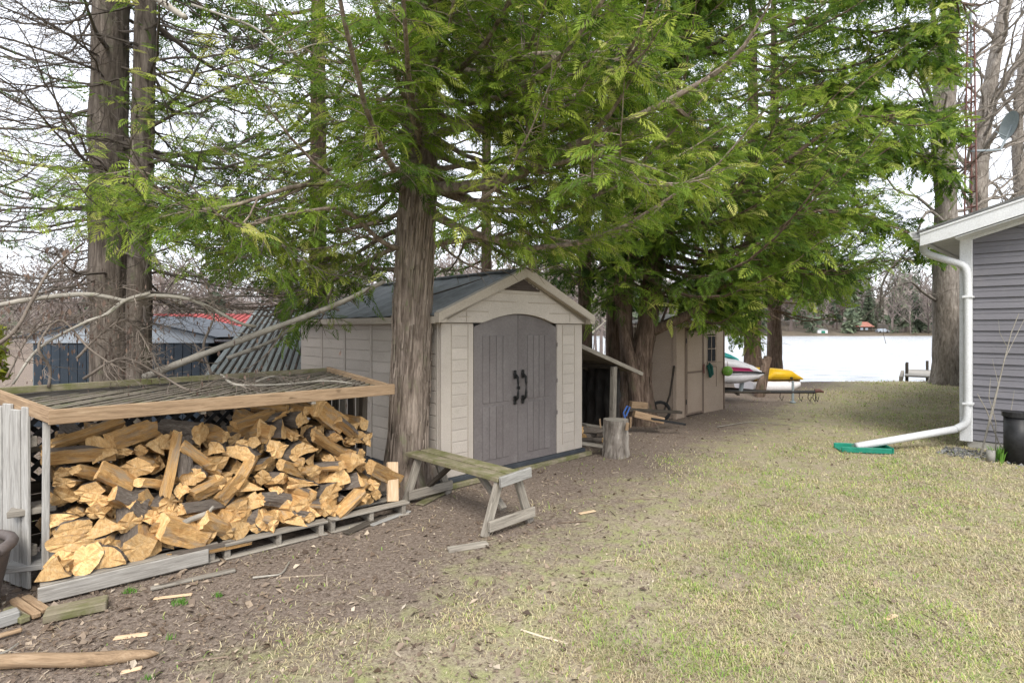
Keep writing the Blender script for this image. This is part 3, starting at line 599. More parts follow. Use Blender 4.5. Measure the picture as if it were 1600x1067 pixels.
for s in PC.replace('\n', ';').split(';'):
    cx, cy, w, h, ang, ty = s.split(); cx, cy, w, h, ang = map(float, (cx, cy, w, h, ang)); px, py = cx*.4125, 540+cy*.4125
    p = pile_pt(px, py); dep = (WO + p[0]*WX + p[1]*WY)[1]; sc = .4125*dep/F; w *= sc; h *= sc
    hi = -R(ang)                          # picture angle runs clockwise
    if ty in 'EBT' or (ty == 'B' and abs(ang) < 30):
        L = rs.uniform(.34, .44); ax = (rs.uniform(-.75, .55) if px > 230 else rs.uniform(-.05, .5), 1, rs.normal()*.2 - .08)
        kind = {'E': ('block', 'block', 'wedge', 'tri', 'slab' if w > h*1.9 else 'block')[rs.integers(5)], 'B': 'slab' if w > 1.5*h else 'round', 'T': 'tri'}[ty]
        p = p + np.array([-.02, .0, 0]) - .03*np.array([0, 1, -.0]); w2, h2 = w*.92, h*1.0; p[2] = max(p[2], .12+h2*.5)
        roll = hi*1.0 + (math.pi if ty == 'T' and ang > 90 else 0)
        if ty == 'T': o = put_log(p, ax, (w2*1.1, h2*1.1), (math.pi if ang > 90 else 0)+rs.normal()*.2, 'tri', L=L)
        else: put_log(p, ax, (w2, h2), roll + rs.normal()*.1, kind, L=L)
    else:
        L = max(w*1.12, .22); p[2] = max(p[2], .13+h*.5); dirv = np.array([math.cos(hi), rs.uniform(.1, .45), math.sin(hi)]); dirv /= np.linalg.norm(dirv)
        put_log(p - dirv*L*.5 + [0, -.01, 0], dirv, (h*.84, h*.82), rs.uniform(-.4, .4), ('wedge', 'block', 'block')[rs.integers(3)] if ty == 'L' else 'slab', L=L)
    cnt += 1
def line_log(a, b, wpx, label, me=None, kind='block', off=-.06):
    A_, B_ = [pile_pt(x*.4125, 540+y*.4125, off) for x, y in (a, b)]; d = B_-A_; L = np.linalg.norm(d); w = wpx*.4125*4.2/F
    return put_log(A_, d/L, (w, w*.7), 0, kind, label, 'distinct pieces of the firewood pile', me, L)
line_log((625, 565), (672, 330), 44, 'long thin split stick standing upright in the middle of the firewood pile'); line_log((698, 490), (690, 350), 56, 'grey rounded stick standing beside the tall thin one in the pile', kind='round', off=-.04)
line_log((640, 800), (940, 738), 34, 'long pale flat split plank lying along the pallet edge at the foot of the pile', kind='slab', off=-.05)
A_, B_ = wloc(G(602, 778)), None
e = empty('board_offcut', (*(WO + 2.44*WX + .08*WY), .12), WRZ, 'clean pale board offcut standing on end at the right end of the firewood pile', 'board'); board('plank', (0, 0, 0), (.05, .10, .33), .105, .035, M_fresh, e, up=(0, -1, .2))
A = Acc(); a_, b_ = pile_pt(665*.4125, 540+690*.4125, -.10), pile_pt(800*.4125, 540+628*.4125, -.10)
tube(A, [a_, a_*.6+b_*.4+[0, 0, .012], b_*.9+a_*.1, b_], [.026, .02, .02, .012], 8); tube(A, [b_*.9+a_*.1, b_+[.01, -.02, .04]], [.014, .01], 6)
e = empty('grey_branch', (*WO, 0), WRZ, 'grey bark covered branch stub lying across the lower firewood', 'branch'); A.obj('stem', M_limb, e)
for it in range(150):                    # pieces deeper in the pile, seen in the gaps
    r_, c_ = divmod(it, 21); z = .17 + r_*.125 + rs.uniform(-.02, .02); x = .12 + c_*.112 + rs.uniform(-.03, .03)
    tz = 1.0 - .12*math.exp(-((x-1.)/.35)**2) - max(0, x-2.0)*.45
    if z > tz-.05 or x > 2.36: continue
    put_log((x, .15+.38*(z-.12)+rs.uniform(.0, .05), z), (rs.normal()*.1, 1, rs.normal()*.05), (rs.uniform(.1, .14), rs.uniform(.1, .13)), rs.uniform(0, 6.28), ('wedge', 'block', 'tri', 'round')[rs.integers(4)], L=.42, deep=True); cnt += 1

# tell the logs apart by size and by where they lie in the pile
def region(l):
    x, z = l['x'], l['z']; c = 'near the left post' if x < .35 else 'left of the upright stick' if x < .80 else 'right of the upright stick' if x < 1.3 else 'in the centre right' if x < 1.85 else 'at the right end'
    return ('on the pallet' if z < .27 else 'low in the pile' if z < .48 else 'halfway up the pile' if z < .72 else 'under the roof') + ' ' + c
KN = {'wedge': 'wedge shaped log', 'slab': 'flat split slab', 'block': 'blocky split log', 'tri': 'three sided log', 'round': 'rounded bark log'}
cells = {}
for l in PILE: cells.setdefault((region(l), l['kind'], l['deep']), []).append(l)
for (rg, kd, deep), ls in cells.items():
    ls.sort(key=lambda l: -l['s']); nm = ('shadowed ' if deep else '') + KN[kd] + ' ' + rg
    for i, l in enumerate(ls):
        l['o']['label'] = nm if len(ls) == 1 else ('smallest ' if i == len(ls)-1 else ('largest ', 'second largest ', 'third largest ', 'fourth largest ', 'fifth largest ', 'sixth largest ')[i]) + nm
        l['o']['group'] = 'split logs stacked in the shelter'
# ---------------------------------------------------------------- saw-horse bench, stump
bo = (G(757, 839)+G(828, 815))/2; e = empty('sawhorse_bench', (bo[0], bo[1], 0), SRZ, 'low mossy sawhorse bench of old planks in front of the large shed', 'bench')
bz = .445
board('top_plank', [-.085, -.04, bz], [-.10, 1.30, bz+.0], .145, .036, M_moss, e); board('top_plank', [.078, -.03, bz+.002], [.07, 1.29, bz], .135, .036, M_moss, e)
board('end_cleat', [-.155, -.07, bz-.012], [.20, -.07, bz+.012], .03, .085, M_pale, e)
for y0, s in ((.0, 1), (1.16, -1)):
    board('leg', [-.26, y0, 0], [-.10, y0, bz-.02], .04, .075, M_grey, e, up=(1, 0, .4)); board('leg', [.26, y0, 0], [.10, y0, bz-.02], .04, .075, M_grey, e, up=(1, 0, -.4))
    board('stretcher', [-.25, y0-.045, .09], [.27, y0-.045, .10], .03, .085, M_grey, e)
board('brace', [0, .05, .16], [.0, .42, bz-.02], .06, .035, M_grey, e); board('brace', [0, 1.12, .14], [0, .74, bz-.02], .06, .035, M_dark, e)

def barkcyl(name, m, mtop, r, h, label, cat, loc, k=30, flare=.25):
    A = Acc(); q = np.random.default_rng(4); an = np.arange(k)*2*np.pi/k; pr_ = 1+.06*np.sin(3*an+1)+.035*q.normal(size=k); zs = np.linspace(-.03, h, 9)
    V = np.concatenate([np.stack([r*pr_*np.cos(an)*(1+flare*max(0, .3-z/h)**1.0), r*pr_*np.sin(an)*(1+flare*max(0, .3-z/h)), np.full(k, z)], -1)*np.array([1, 1, 1]) + q.normal(size=(k, 3))*[.005, .005, 0] for z in zs])
    I = np.arange(8)[:, None]*k; j = np.arange(k)[None]; A.add(V, np.stack([I+j, I+(j+1) % k, I+k+(j+1) % k, I+k+j], -1).reshape(-1, 4))
    e = empty(name, loc, 0, label, cat); A.obj('trunk_section', m, e)
    A = Acc(); T = np.concatenate([V[-k:]*[.99, .99, 1]+[0, 0, .002], [[0, 0, h+.004]]]); A.add(T, [(k, i, (i+1) % k) for i in range(k)]); A.obj('cut_top', mtop, e); return e
p = G(966, 716); stp = barkcyl('chopping_stump', M_hard, M_grey, .165, .475, 'bark covered chopping stump in front of the lean-to', 'stump', (p[0], p[1]+.17, 0))
for a_, l_, lb in ((.2, .14, 'largest orange split sliver on the right rim of the chopping stump'), (3.0, .12, 'orange split sliver on the left rim of the chopping stump'), (5.3, .10, 'smallest split sliver on the front rim of the chopping stump')):
    e = empty('wood_chip', (p[0]+.19*math.cos(a_)*1.05, p[1]+.17+.19*math.sin(a_), .36), a_, lb, 'wood chip', 'slivers on the stump'); board('sliver', [0, 0, 0], [.01, .01, l_], .05, .02, M_pine, e, up=(1, 0, 0))

# ---------------------------------------------------------------- lean-to between the sheds
def S1(u, v, z): q = A0[:2]+u*SU+v*SV; return (q[0], q[1], z)
lt = empty('lean_to', S1(WF, .35, 0), SRZ, 'dark open lean-to roofed with old boards against the large shed', 'lean-to')
za, zb = 1.56, .98
for k in range(11): board('roof_board', [.02, .02+k*.135, za], [1.86, .02+k*.135, zb], .128, .02, M_lat, lt, up=(0, 0, 1))
board('fascia', [.02, -.045, za-.03], [1.88, -.045, zb-.03], .022, .06, M_grey, lt); board('rafter', [.02, .75, za-.06], [1.8, .75, zb-.06], .04, .08, M_dark, lt)
board('beam', [1.25, .0, 1.09], [1.25, 1.5, 1.09], .05, .07, M_dark, lt, up=(0, 0, 1)); board('post', [1.16, .02, 0], [1.20, .02, 1.1], .085, .07, M_grey, lt, up=(0, 1, 0)); board('post', [1.25, 1.42, 0], [1.25, 1.42, 1.05], .08, .07, M_dark, lt, up=(0, 1, 0))
A = Acc(); n = 26; q = np.random.default_rng(8); V = []
for i in range(n):
    u = i/(n-1)*1.75
    for j in range(8): z = (j/7)*1.04; V.append((1.50-.05*math.sin(i*1.9)-.03*q.normal()-.06*(1-j/7), .12+u*.78, z+.02))
V = np.array(V); I = (np.arange(n-1)[:, None]*8+np.arange(7)[None]).ravel(); A.add(V, np.stack([I, I+8, I+9, I+1], -1))
tag(A.obj('tarp', M_tarp, None, True, Matrix.Translation(S1(WF, .35, 0)) @ Matrix.Rotation(SRZ, 4, 'Z')), 'crumpled dark tarp hanging at the back of the lean-to', 'tarp')
for k in range(22):                      # logs and scraps under the lean-to
    u = rs.uniform(.06, 1.02); v = rs.uniform(.1, .75); z = .06 + (k % 4)*.075
    if u > .7: z = min(z, .14)
    o = put_log((0, 0, 0), (1, 0, 0), (rs.uniform(.08, .13), rs.uniform(.07, .1)), rs.uniform(0, 6), ('round', 'slab', 'wedge')[rs.integers(3)], 'dim old split log lying under the lean-to roof', 'old logs under the lean-to', L=rs.uniform(.3, .42))
    a_ = SRZ+rs.normal()*.5+(1.57 if k % 3 else 0); o.matrix_world = Matrix.Translation(S1(WF+u, .35+v, z)) @ Matrix.Rotation(a_, 4, 'Z') @ Matrix.Rotation(rs.uniform(0, 6), 4, 'X') @ Matrix.Diagonal((*o.scale, 1))
def ltboard(name, p0, p1, w, t_, m, label, cat):
    e = empty(name, p0, 0, label, cat); board('plank', (0, 0, 0), np.array(p1)-np.array(p0), w, t_, m, e); return e
ltboard('timber_beam', D(990, 646, 8.9), D(1036, 657, 9.0), .10, .10, M_pine, 'square tan timber lying beside the cedar trunks', 'timber'); ltboard('timber_beam', D(985, 632, 9.2), D(1010, 634, 9.3), .09, .11, M_pine, 'short tan timber stacked behind the square one by the cedar trunks', 'timber')
ltboard('dark_plank', D(980, 640, 8.95), D(1064, 644, 9.25), .09, .045, M_dark, 'long dark plank resting on top of the tan timbers', 'plank'); ltboard('dark_pole', D(1018, 654, 8.8), D(1071, 663, 8.9), .04, .035, M_blkpl, 'thin black pole lying on the ground before the small shed', 'pole')
ltboard('old_board', D(912, 663, 7.75), D(944, 668, 7.85), .18, .025, M_grey, 'grey plank lying on the scrap beside the stump', 'plank'); ltboard('old_board', D(908, 692, 7.5), D(942, 697, 7.45), .1, .03, M_grey, 'low grey board on the ground between shed and stump', 'plank')
A = Acc(); tube(A, [D(977, 655, 8.4), D(974, 645, 8.38), D(980, 634, 8.36), D(984, 636, 8.38), D(978, 650, 8.4)], .012, 6); tag(A.obj('blue_strap', grime('blue_strap', (.05, .13, .4), (.08, .18, .5))), 'short blue strap tied round the lean-to post', 'strap')

# ---------------------------------------------------------------- small resin shed
B0_ = G(1057, 655); s2 = empty('small_shed', (B0_[0], B0_[1], 0), SRZ, 'small pinkish beige resin shed with a single door and window', 'shed')
w2, d2, h2 = 1.86, 1.35, 1.70
for x0, x1, y0, y1 in ((0, .03, .034, d2), (w2-.03, w2, .034, d2), (.034, w2-.034, d2-.03, d2)): bx('wall', x0, x1, y0, y1, 0, h2, M_pinkb, s2)
bx('front_panel', 0, .30, 0, .03, 0, h2, M_pinkb, s2); bx('front_panel', 1.00, w2, 0, .03, 0, .98, M_pinkb, s2); bx('front_panel', 1.00, 1.16, 0, .03, .984, h2, M_pinkb, s2); bx('front_panel', 1.56, w2, 0, .03, .984, h2, M_pinkb, s2); bx('front_panel', 1.164, 1.556, 0, .03, 1.56, h2, M_pinkb, s2)
d = bx('door', .33, .975, -.012, .02, .03, 1.64, M_brtrim, s2); 
for z0, z1 in ((.07, .82), (.86, 1.60)): M_ = bx('door_panel', .05, .60, -.022, -.0165, z0-.03, z1-.03, M_pinkb, d); M_.location = (.045, -.0195, (z0+z1)/2-.835)
for x in (.30, .985): bx('door_frame', x, x+.022, -.018, .03, 0, 1.67, M_brtrim, s2)
bx('door_frame', .30, 1.007, -.02, .03, 1.672, 1.70, M_brtrim, s2)
for z in (.25, 1.4): bx('hinge', .298, .33, -.03, -.02, z, z+.09, M_iron, s2)
bx('handle', .955, .985, -.05, -.02, .80, .98, M_rust, s2)
wf = bx('window', 1.18, 1.54, .008, .018, 1.0, 1.54, M_glass, s2)
for x in (0, .17, .345): f = bx('muntin', 0, .016, -.006, .004, -.0, .54, M_pinkb, wf); f.location = (x, -.009, 0)
for z in (-.26, 0., .254): f = bx('muntin', 0, .36, -.006, .004, 0, .016, M_pinkb, wf); f.location = (0, -.014, z)
bx('window_sill', 1.15, 1.57, -.03, -.002, .96, .99, M_pinkb, s2); bx('panel_trim', 1.16, 1.55, -.008, -.001, .90, .915, M_brtrim, s2); bx('panel_trim', 1.54, 1.555, -.008, -.001, .5, .90, M_brtrim, s2)
bx('corner_trim', w2+.002, w2+.03, -.02, .04, 0, h2, M_brtrim, s2); bx('corner_trim', -.03, -.002, -.02, .06, 0, h2, M_pinkb, s2)
A = Acc(); prism(A, [(-.06, h2+.002), (w2+.06, h2+.002), (w2+.06, h2+.12), (-.06, h2+.12)], -.06, .0); A.obj('fascia', M_beige, s2)
A = Acc(); A.poly([(-.08, -.08, h2+.121), (w2+.08, -.08, h2+.121), (w2*.62, d2*.5, h2+.27), (w2*.38, d2*.5, h2+.27), (-.08, d2+.08, h2+.05), (w2+.08, d2+.08, h2+.05)], [(0, 1, 2, 3), (1, 5, 2), (5, 4, 3, 2), (4, 0, 3)]); A.obj('roof', M_beigeT, s2)
def S2(u, v, z): q = B0_[:2]+u*SU+v*SV; return (q[0], q[1], z)
A = Acc(); tube(A, [S2(1.11, -.05, .95), S2(1.15, -.06, .84), S2(1.2, -.05, .72), S2(1.27, -.06, .76), S2(1.25, -.05, .92), S2(1.16, -.05, .97)], .03, 7); tag(A.obj('hose_coil', grime('dark_green_hose', (.01, .06, .05), (.02, .10, .08))), 'small dark green coil hanging beside the small shed door', 'hose')
e = empty('glass_float', S2(w2-.02, -.10, .80), 0, 'round green fishing float hanging on the small shed corner', 'float'); A = Acc(); th_ = np.linspace(0, math.pi, 9); tube(A, [(0, 0, -.105*math.cos(x)) for x in th_], [.105*math.sin(x)+.001 for x in th_], 14); A.obj('ball', grime('green_float', (.16, .34, .05), (.22, .45, .08), rough=.35), e, True)
A = Acc(); tube(A, [(-.10, -.02, .03), (-.02, -.10, .0), (.09, -.06, .02), (.1, .02, .04)], .009, 5); tube(A, [(0, -.02, .10), (0, 0.02, .2)], .006, 5); A.obj('net_cord', M_pine, e)
e = empty('wheelbarrow', S2(-.30, .15, 0), SRZ+.5, 'dark wheelbarrow leaning against the left wall of the small shed', 'wheelbarrow'); A = Acc()
an = np.linspace(0, 2*math.pi, 17); tube(A, [(.0, .16*math.cos(a), .17+.16*math.sin(a)) for a in an], .03, 7); A.obj('wheel', M_dkrub, e)
for s in (-1, 1): A = Acc(); tube(A, [(.0, s*.06, .17), (.05, s*.16, .45), (.05, s*.22, .85), (-.02, s*.24, 1.0)], .018, 6); A.obj('handle', M_dark, e)

# ---------------------------------------------------------------- jet ski on its trailer, yellow boat, posts
tr = empty('boat_trailer', (6.72, 12.5, 0), math.atan2(.2, -.98)+math.pi, 'rusty low boat trailer with its tongue pointing to the lawn', 'trailer')
A = Acc(); tube(A, [(0, 0, .27), (-1.2, 0, .25), (-3.0, 0, .27)], .035, 8); A.obj('tongue', M_blkpl, tr)
for s in (-1, 1): A = Acc(); tube(A, [(-.9, 0, .25), (-1.7, s*.42, .27), (-3.2, s*.42, .27)], .025, 6); A.obj('side_rail', M_dark, tr)
for k, x in enumerate((-1.7, -2.6)): bx('cross_member', x, x+.05, -.44, .44, .20, .245, M_dark, tr)
A = Acc(); tube(A, [(.0, 0, .29), (.1, 0, .3), (.18, 0, .27)], [.045, .04, .02], 8); A.obj('coupler', M_rust, tr)
A = Acc(); tube(A, [(-.45, 0, .02), (-.45, 0, .5)], .028, 8); tube(A, [(-.45, -.0, .02), (-.45, 0, .05)], .06, 10); A.obj('jack_stand', M_steelg, tr)
A = Acc(); tube(A, [(-1.55, 0, .25), (-1.5, 0, .62)], .05, 6); A.obj('winch_post', M_steelg, tr)
for x in (-.02, .03, -.12, -.3, -.7):
    A = Acc(); tube(A, [(x, .02, .26), (x-.03, -.03, .14), (x+.02, -.02, .06), (x+.06, .02, .16)], .009, 5); A.obj('chain', M_dark, tr)
for s in (-.5, .5): A = Acc(); tube(A, [(-2.7, s-.06, .2), (-2.7, s+.06, .2)], .2, 16); A.obj('wheel', M_dkrub, tr)
js = empty('jet_ski', (5.72, 12.86, .40), tr.rotation_euler.z, 'white jet ski with teal and magenta stripes parked behind the small shed', 'jet ski')
def hull(stations, k=16):                # stations: x, half width, bottom z, top z, fullness
    A = Acc(); V = []
    for x, hw, z0, z1, pw in stations:
        for j in range(k):
            a_ = 2*math.pi*j/k; c_, s_ = math.cos(a_), math.sin(a_); V.append((x, hw*math.copysign(abs(c_)**pw, c_), (z0+z1)/2+(z1-z0)/2*math.copysign(abs(s_)**pw, s_)))
    n = len(stations); I = np.arange(n-1)[:, None]*k; j = np.arange(k)[None]; q = np.stack([I+j, I+(j+1) % k, I+k+(j+1) % k, I+k+j], -1).reshape(-1, 4)
    A.add(V, q); c0 = [(0, x+1, x) for x in range(1, k-1)]; A.add(V[:k], c0); A.add(V[-k:], [t[::-1] for t in c0]); return A
hull([(.02, .03, .22, .27, 1), (-.12, .16, .12, .30, .8), (-.5, .38, .03, .31, .7), (-1.2, .5, 0, .31, .7), (-2.6, .5, .02, .30, .7)]).obj('hull', M_gel, js, True)
hull([(-.02, .04, .262, .30, 1), (-.2, .2, .26, .42, .9), (-.6, .36, .26, .58, .9), (-1.0, .38, .26, .70, .9), (-1.5, .28, .26, .55, .9), (-2.5, .26, .26, .52, .9)]).obj('deck', M_gel, js, True)
hull([(-.52, .06, .50, .58, 1), (-.7, .24, .56, .68, 1), (-1.05, .27, .6, .80, .9), (-1.35, .2, .6, .76, .9)]).obj('cowl', M_teal, js, True)
A = Acc(); A.poly([(-.25, -.30, .318), (-.35, -.345, .39), (-1.2, -.505, .44), (-1.2, -.51, .34)], [(0, 1, 2, 3)]); V = A.v[0]; A.poly(V+[0, .012, 0], [(3, 2, 1, 0)]); A.obj('stripe', M_mag, js)
A = Acc(); tube(A, [(-2.6, -.51, .30), (-1.2, -.51, .30), (-.5, -.39, .30), (-.12, -.18, .285), (.03, 0, .26), (-.12, .18, .285), (-.5, .39, .30), (-1.2, .51, .3)], .022, 6); A.obj('bumper', M_dkrub, js)
A = Acc(); tube(A, [(-1.2, -.32, .86), (-1.15, 0, .80), (-1.2, .32, .86)], .02, 6); A.obj('handlebar', M_dkrub, js)
hull([(-1.5, .12, .52, .66, .8), (-1.9, .16, .5, .68, .8), (-2.5, .15, .5, .68, .8)]).obj('seat', M_dkrub, js, True)
yb = empty('pedal_boat', (7.62, 15.1, 0), .12, 'small yellow topped plastic boat with a white hull on the lawn', 'boat')
hull([(.08, .05, .28, .34, .8), (-.15, .42, .12, .33, .6), (-.5, .55, .02, .33, .5), (-1.4, .55, .02, .33, .5), (-1.5, .5, .05, .33, .5)]).obj('hull', M_gel, yb, True)
hull([(.12, .05, .332, .36, .8), (-.1, .45, .332, .40, .6), (-.42, .55, .332, .60, .55), (-.95, .56, .332, .63, .55), (-1.02, .5, .332, .5, .6), (-1.5, .52, .332, .48, .6)]).obj('deck', M_yel, yb, True)
A = Acc(); tube(A, [(-.5, -.58, .40), (-.5, -.53, .40)], .03, 8); A.obj('drain_plug', M_dkrub, yb)
A = Acc(); P_ = np.array([D(1186, 618, 13.9), D(1191, 598, 13.9), D(1195, 575, 13.95), D(1200, 558, 14.0)]); P_[0, 2] = -.02; tube(A, P_, [.13, .12, .11, .10], 10); tube(A, [P_[2], P_[2]+[-.12, 0, .28]], [.05, .04], 7)
e = empty('leaning_post', P_[0], 0, 'leaning broken dark log post between the jet ski and the yellow boat', 'post'); A.v = [v-P_[0] for v in A.v]; A.obj('stem', M_cedar2, e)
A = Acc(); p = D(1214, 600, 17.3); p[2] = 0; tube(A, [(0, 0, -.05), (0, 0, .62)], .02, 6); e = empty('marker_stake', p, 0, 'thin dark stake standing at the water edge beside a grey trunk', 'stake'); A.obj('rod', M_dark, e)

# dock
dk = empty('dock', ((1434-800)/F*18.2, 18.2, .06), -.62, 'weathered grey wooden dock reaching into the lake', 'dock')
for k in range(12): bx('plank', -.35, 1.3, k*.3, k*.3+.28, .04, .08, M_pale if k % 2 else M_grey, dk)
bx('beam', -.5, -.4, 0, 3.5, -.12, .037, M_grey, dk); bx('beam', 1.4, 1.5, 0, 3.5, -.12, .037, M_grey, dk)
for x, y in ((-.3, 1.0), (-.3, 2.0), (.3, 3.5)): A = Acc(); tube(A, [(x, y, -.8), (x, y, .42)], .045, 8); A.obj('post', M_dark, dk)
A = Acc(); tube(A, [(.62, 3.0, .08), (.62, 3.0, .95), (.9, 3.0, .8), (1.1, 3., .1)], .045, 7); tube(A, [(.62, 3.0, .45), (1.0, 3.0, .45)], .03, 6); A.obj('rail', grime('red_rail', (.4, .04, .04), (.55, .09, .08)), dk)
# ---------------------------------------------------------------- house corner (local x along the gable wall toward us, y along the eave)
C0 = G(1503, 700); HRZ = math.atan2(-.724, .690); HX, HYv = np.array([.690, -.724]), np.array([.724, .690])
hs = empty('house', (C0[0], C0[1], 0), HRZ, 'house corner with dark slate purple vinyl siding and white trim', 'house')
def hl(w): q = np.asarray(w[:2])-C0[:2]; return np.array([q@HX, q@HYv, w[2]])
EV, SL = 2.98, .29                        # soffit height at the corner, roof pitch
HW, HD = 3.6, 11.
bx('foundation', .05, HW, .04, HD, -.1, .12, M_conc, hs, .01); bx('wall', .03, HW, .06, HD, .125, 2.98, M_vinyl, hs)
A = Acc(); prism(A, [(.03, 2.983), (HW, 2.983), (HW, EV+SL*HW)], .06, .10); A.obj('gable_wall', M_vinyl, hs)
cH = .152; k = 0; z = .13
while z < EV+SL*HW-.1:                    # clapboard courses, each a board
    x0 = .118 if z+cH < EV+.05 else max(.118, (z+cH-EV-.02)/SL)
    if x0 < HW-.1:
        A = Acc(); prism(A, [(0, 0), (-.001, 0)], 0, 1) if False else None
        A = Acc(); L = HW-x0; V = [(0, .052, 0), (0, .026, .0), (0, .030, .014), (0, .044, cH*.55), (0, .038, cH*.57), (0, .052, cH-.002)]; n = len(V); V = np.array(V); V = np.concatenate([V, V+[L, 0, 0]])
        A.poly(V, [(i, i+n, i+1+n, i+1) for i in range(n-1)] + [tuple(range(n)), tuple(range(2*n-1, n-1, -1))]); A.obj('siding_board', M_vinyl, hs, M=Matrix.Translation((x0, 0, z)))
    z += cH
bx('corner_post', -.03, .115, -.0, .09, .10, EV-.02, M_white, hs, .008)
# roof with overhang, fascia, soffit, gutter
ox, oy = -.42, -.34; fz = EV+.02+SL*ox*.0
def rz2(x): return EV+.20+SL*(x-0)
A = Acc(); A.poly([(ox-.03, oy-.02, rz2(ox)), (HW, oy-.02, rz2(HW)), (HW, HD+.3, rz2(HW)), (ox-.03, HD+.3, rz2(ox))], [(0, 1, 2, 3)]); A.poly([(ox-.03, oy-.02, rz2(ox)-.03), (HW, oy-.02, rz2(HW)-.03), (HW, HD+.3, rz2(HW)-.03), (ox-.03, HD+.3, rz2(ox)-.03)], [(3, 2, 1, 0)]); A.poly([(ox-.03, oy-.02, rz2(ox)), (HW, oy-.02, rz2(HW)), (ox-.03, oy-.02, rz2(ox)-.03), (HW, oy-.02, rz2(HW)-.03), (ox-.03, HD+.3, rz2(ox)), (ox-.03, HD+.3, rz2(ox)-.03)], [(2, 3, 1, 0), (0, 4, 5, 2)]); A.obj('roof', M_shingle, hs)
A = Acc(); prism(A, [(ox, rz2(ox)-.035), (ox, rz2(ox)-.215), (-.10, rz2(-.10)-.235), (HW, rz2(HW)-.235), (HW, rz2(HW)-.035)], oy-.015, oy+.008); A.obj('rake_fascia', M_white, hs)
A = Acc(); prism(A, [(ox, rz2(ox)-.034), (ox, rz2(ox)-.06), (HW, rz2(HW)-.06), (HW, rz2(HW)-.034)], oy-.03, oy-.016); A.obj('drip_edge', M_white, hs)
A = Acc(); prism(A, [(-.03, rz2(-.03)-.26), (-.03, rz2(-.03)-.245), (HW, rz2(HW)-.245), (HW, rz2(HW)-.26)], oy+.01, .03); A.obj('rake_soffit', M_white, hs)
A = Acc(); prism(A, [(.10, rz2(.10)-.30), (.10, rz2(.10)-.262), (HW, rz2(HW)-.262), (HW, rz2(HW)-.30)], .0, .03); A.obj('frieze', M_white, hs)
for k in range(24): bx('soffit_panel', ox+.03, -.034, oy+.01+k*.13, oy+.01+k*.13+.124, EV-.035, EV-.02, M_white, hs, .004)
for k in range(24): bx('soffit_panel', ox+.03, .025, oy+3.13+k*.34, oy+3.13+k*.34+.33, EV-.035, EV-.02, M_white, hs, .004)
bx('eave_fascia', ox+.005, ox+.025, oy+.01, HD, EV-.036, rz2(ox)-.04, M_white, hs)
A = Acc(); gp = [(ox-.002, EV+.07), (ox-.12, EV+.075), (ox-.13, EV+.05), (ox-.105, EV+.0), (ox-.085, EV-.04), (ox-.002, EV-.04), (ox-.002, EV-.03), (ox-.08, EV-.028), (ox-.11, EV+.055), (ox-.002, EV+.055)]; prism(A, gp, oy+.0, HD+.2); A.obj('gutter', M_white, hs)
# downspout
ds = [(-.445, .02, EV-.045), (-.445, .0, EV-.16), (-.40, -.03, EV-.22), (-.10, -.06, EV-.36), (.04, -.062, EV-.43), (.075, -.062, EV-.55), (.075, -.062, 1.6), (.075, -.062, .55), (.06, -.07, .36), (-.06, -.10, .27)]
endp = hl(G(1338, 706)); ds2 = [(-.06, -.10, .27), tuple(endp*[1, 1, 0]+[0, 0, .075])]
def rectpipe(P, w, h_):
    A = Acc(); tube(A, P, w/1.414*1.0, 4, cap=True); return A
def ducts(P, name):
    P = [np.array(p, float) for p in P]; Q = []
    for i in range(len(P)-1):
        for s in np.linspace(0, 1, 5)[:-1]: Q.append(P[i]*(1-s)+P[i+1]*s)
    Q.append(P[-1]); Q = np.array(Q)
    for _ in range(2): Q[1:-1] = (Q[:-2]+2*Q[1:-1]+Q[2:])/4
    A = Acc(); tube(A, Q, .05, 10); return A.obj(name, M_white, hs, True)
d = ducts(ds, 'downspout')
for z in (.62, 2.1): bx('bracket', .015, .135, -.12, .03, z, z+.03, M_white, hs)
A = Acc(); P = np.array(ds2); tube(A, [P[0], P[0]*.5+P[1]*.5, P[1]], .05, 10); A.obj('downspout_extension', M_white, hs, True)
# splash block
w0, w1 = G(1314, 706), G(1393, 709); dv = (w1-w0)/np.linalg.norm(w1-w0); ang = math.atan2(dv[1], dv[0]); L = np.linalg.norm(w1-w0)
e = empty('splash_block', (w0[0], w0[1], 0), ang, 'green plastic splash block under the white downspout end', 'splash block')
bx('tray', 0, L, -.02, .26, 0, .02, M_green, e); bx('rim', 0, L, -.03, -.005, .0, .075, M_green, e, .008); bx('rim', 0, L, .255, .28, 0, .075, M_green, e, .008); bx('rim', L+.002, L+.022, -.03, .28, 0, .085, M_green, e, .008)
# black pipe bin, gravel, bulbs, stems
p = G(1607, 728); e = empty('black_bin', (p[0], p[1]+.15, 0), 0, 'tall black cylindrical drain pipe standing against the purple siding', 'pipe')
A = Acc(); tube(A, [(0, 0, 0), (0, 0, .58)], .135, 24); A.obj('body', M_blkpl, e, True); A = Acc(); tube(A, [(0, 0, .58), (0, 0, .64)], .152, 24); A.obj('cap', M_blkpl, e)
p = G(1548, 722); e = empty('short_pipe', p, 0, 'short capped stub pipe sticking out of the gravel below the siding', 'pipe'); A = Acc(); tube(A, [(0, 0, 0), (0, 0, .15)], .045, 14); A.obj('body', M_conc, e, True)
A = Acc(); q = np.random.default_rng(2)
for k in range(2600):
    u, v = q.uniform(-.15, 1.5), q.normal(-.42, .16); w = C0[:2]+u*HX+v*HYv; s = q.uniform(.008, .02); c = np.array([w[0], w[1], .004]); vv = q.normal(size=(4, 3))*s; vv[:, 2] = np.abs(vv[:, 2]); A.add(c+vv, [(0, 1, 2), (0, 2, 3), (0, 3, 1), (1, 3, 2)], 0, q.random())
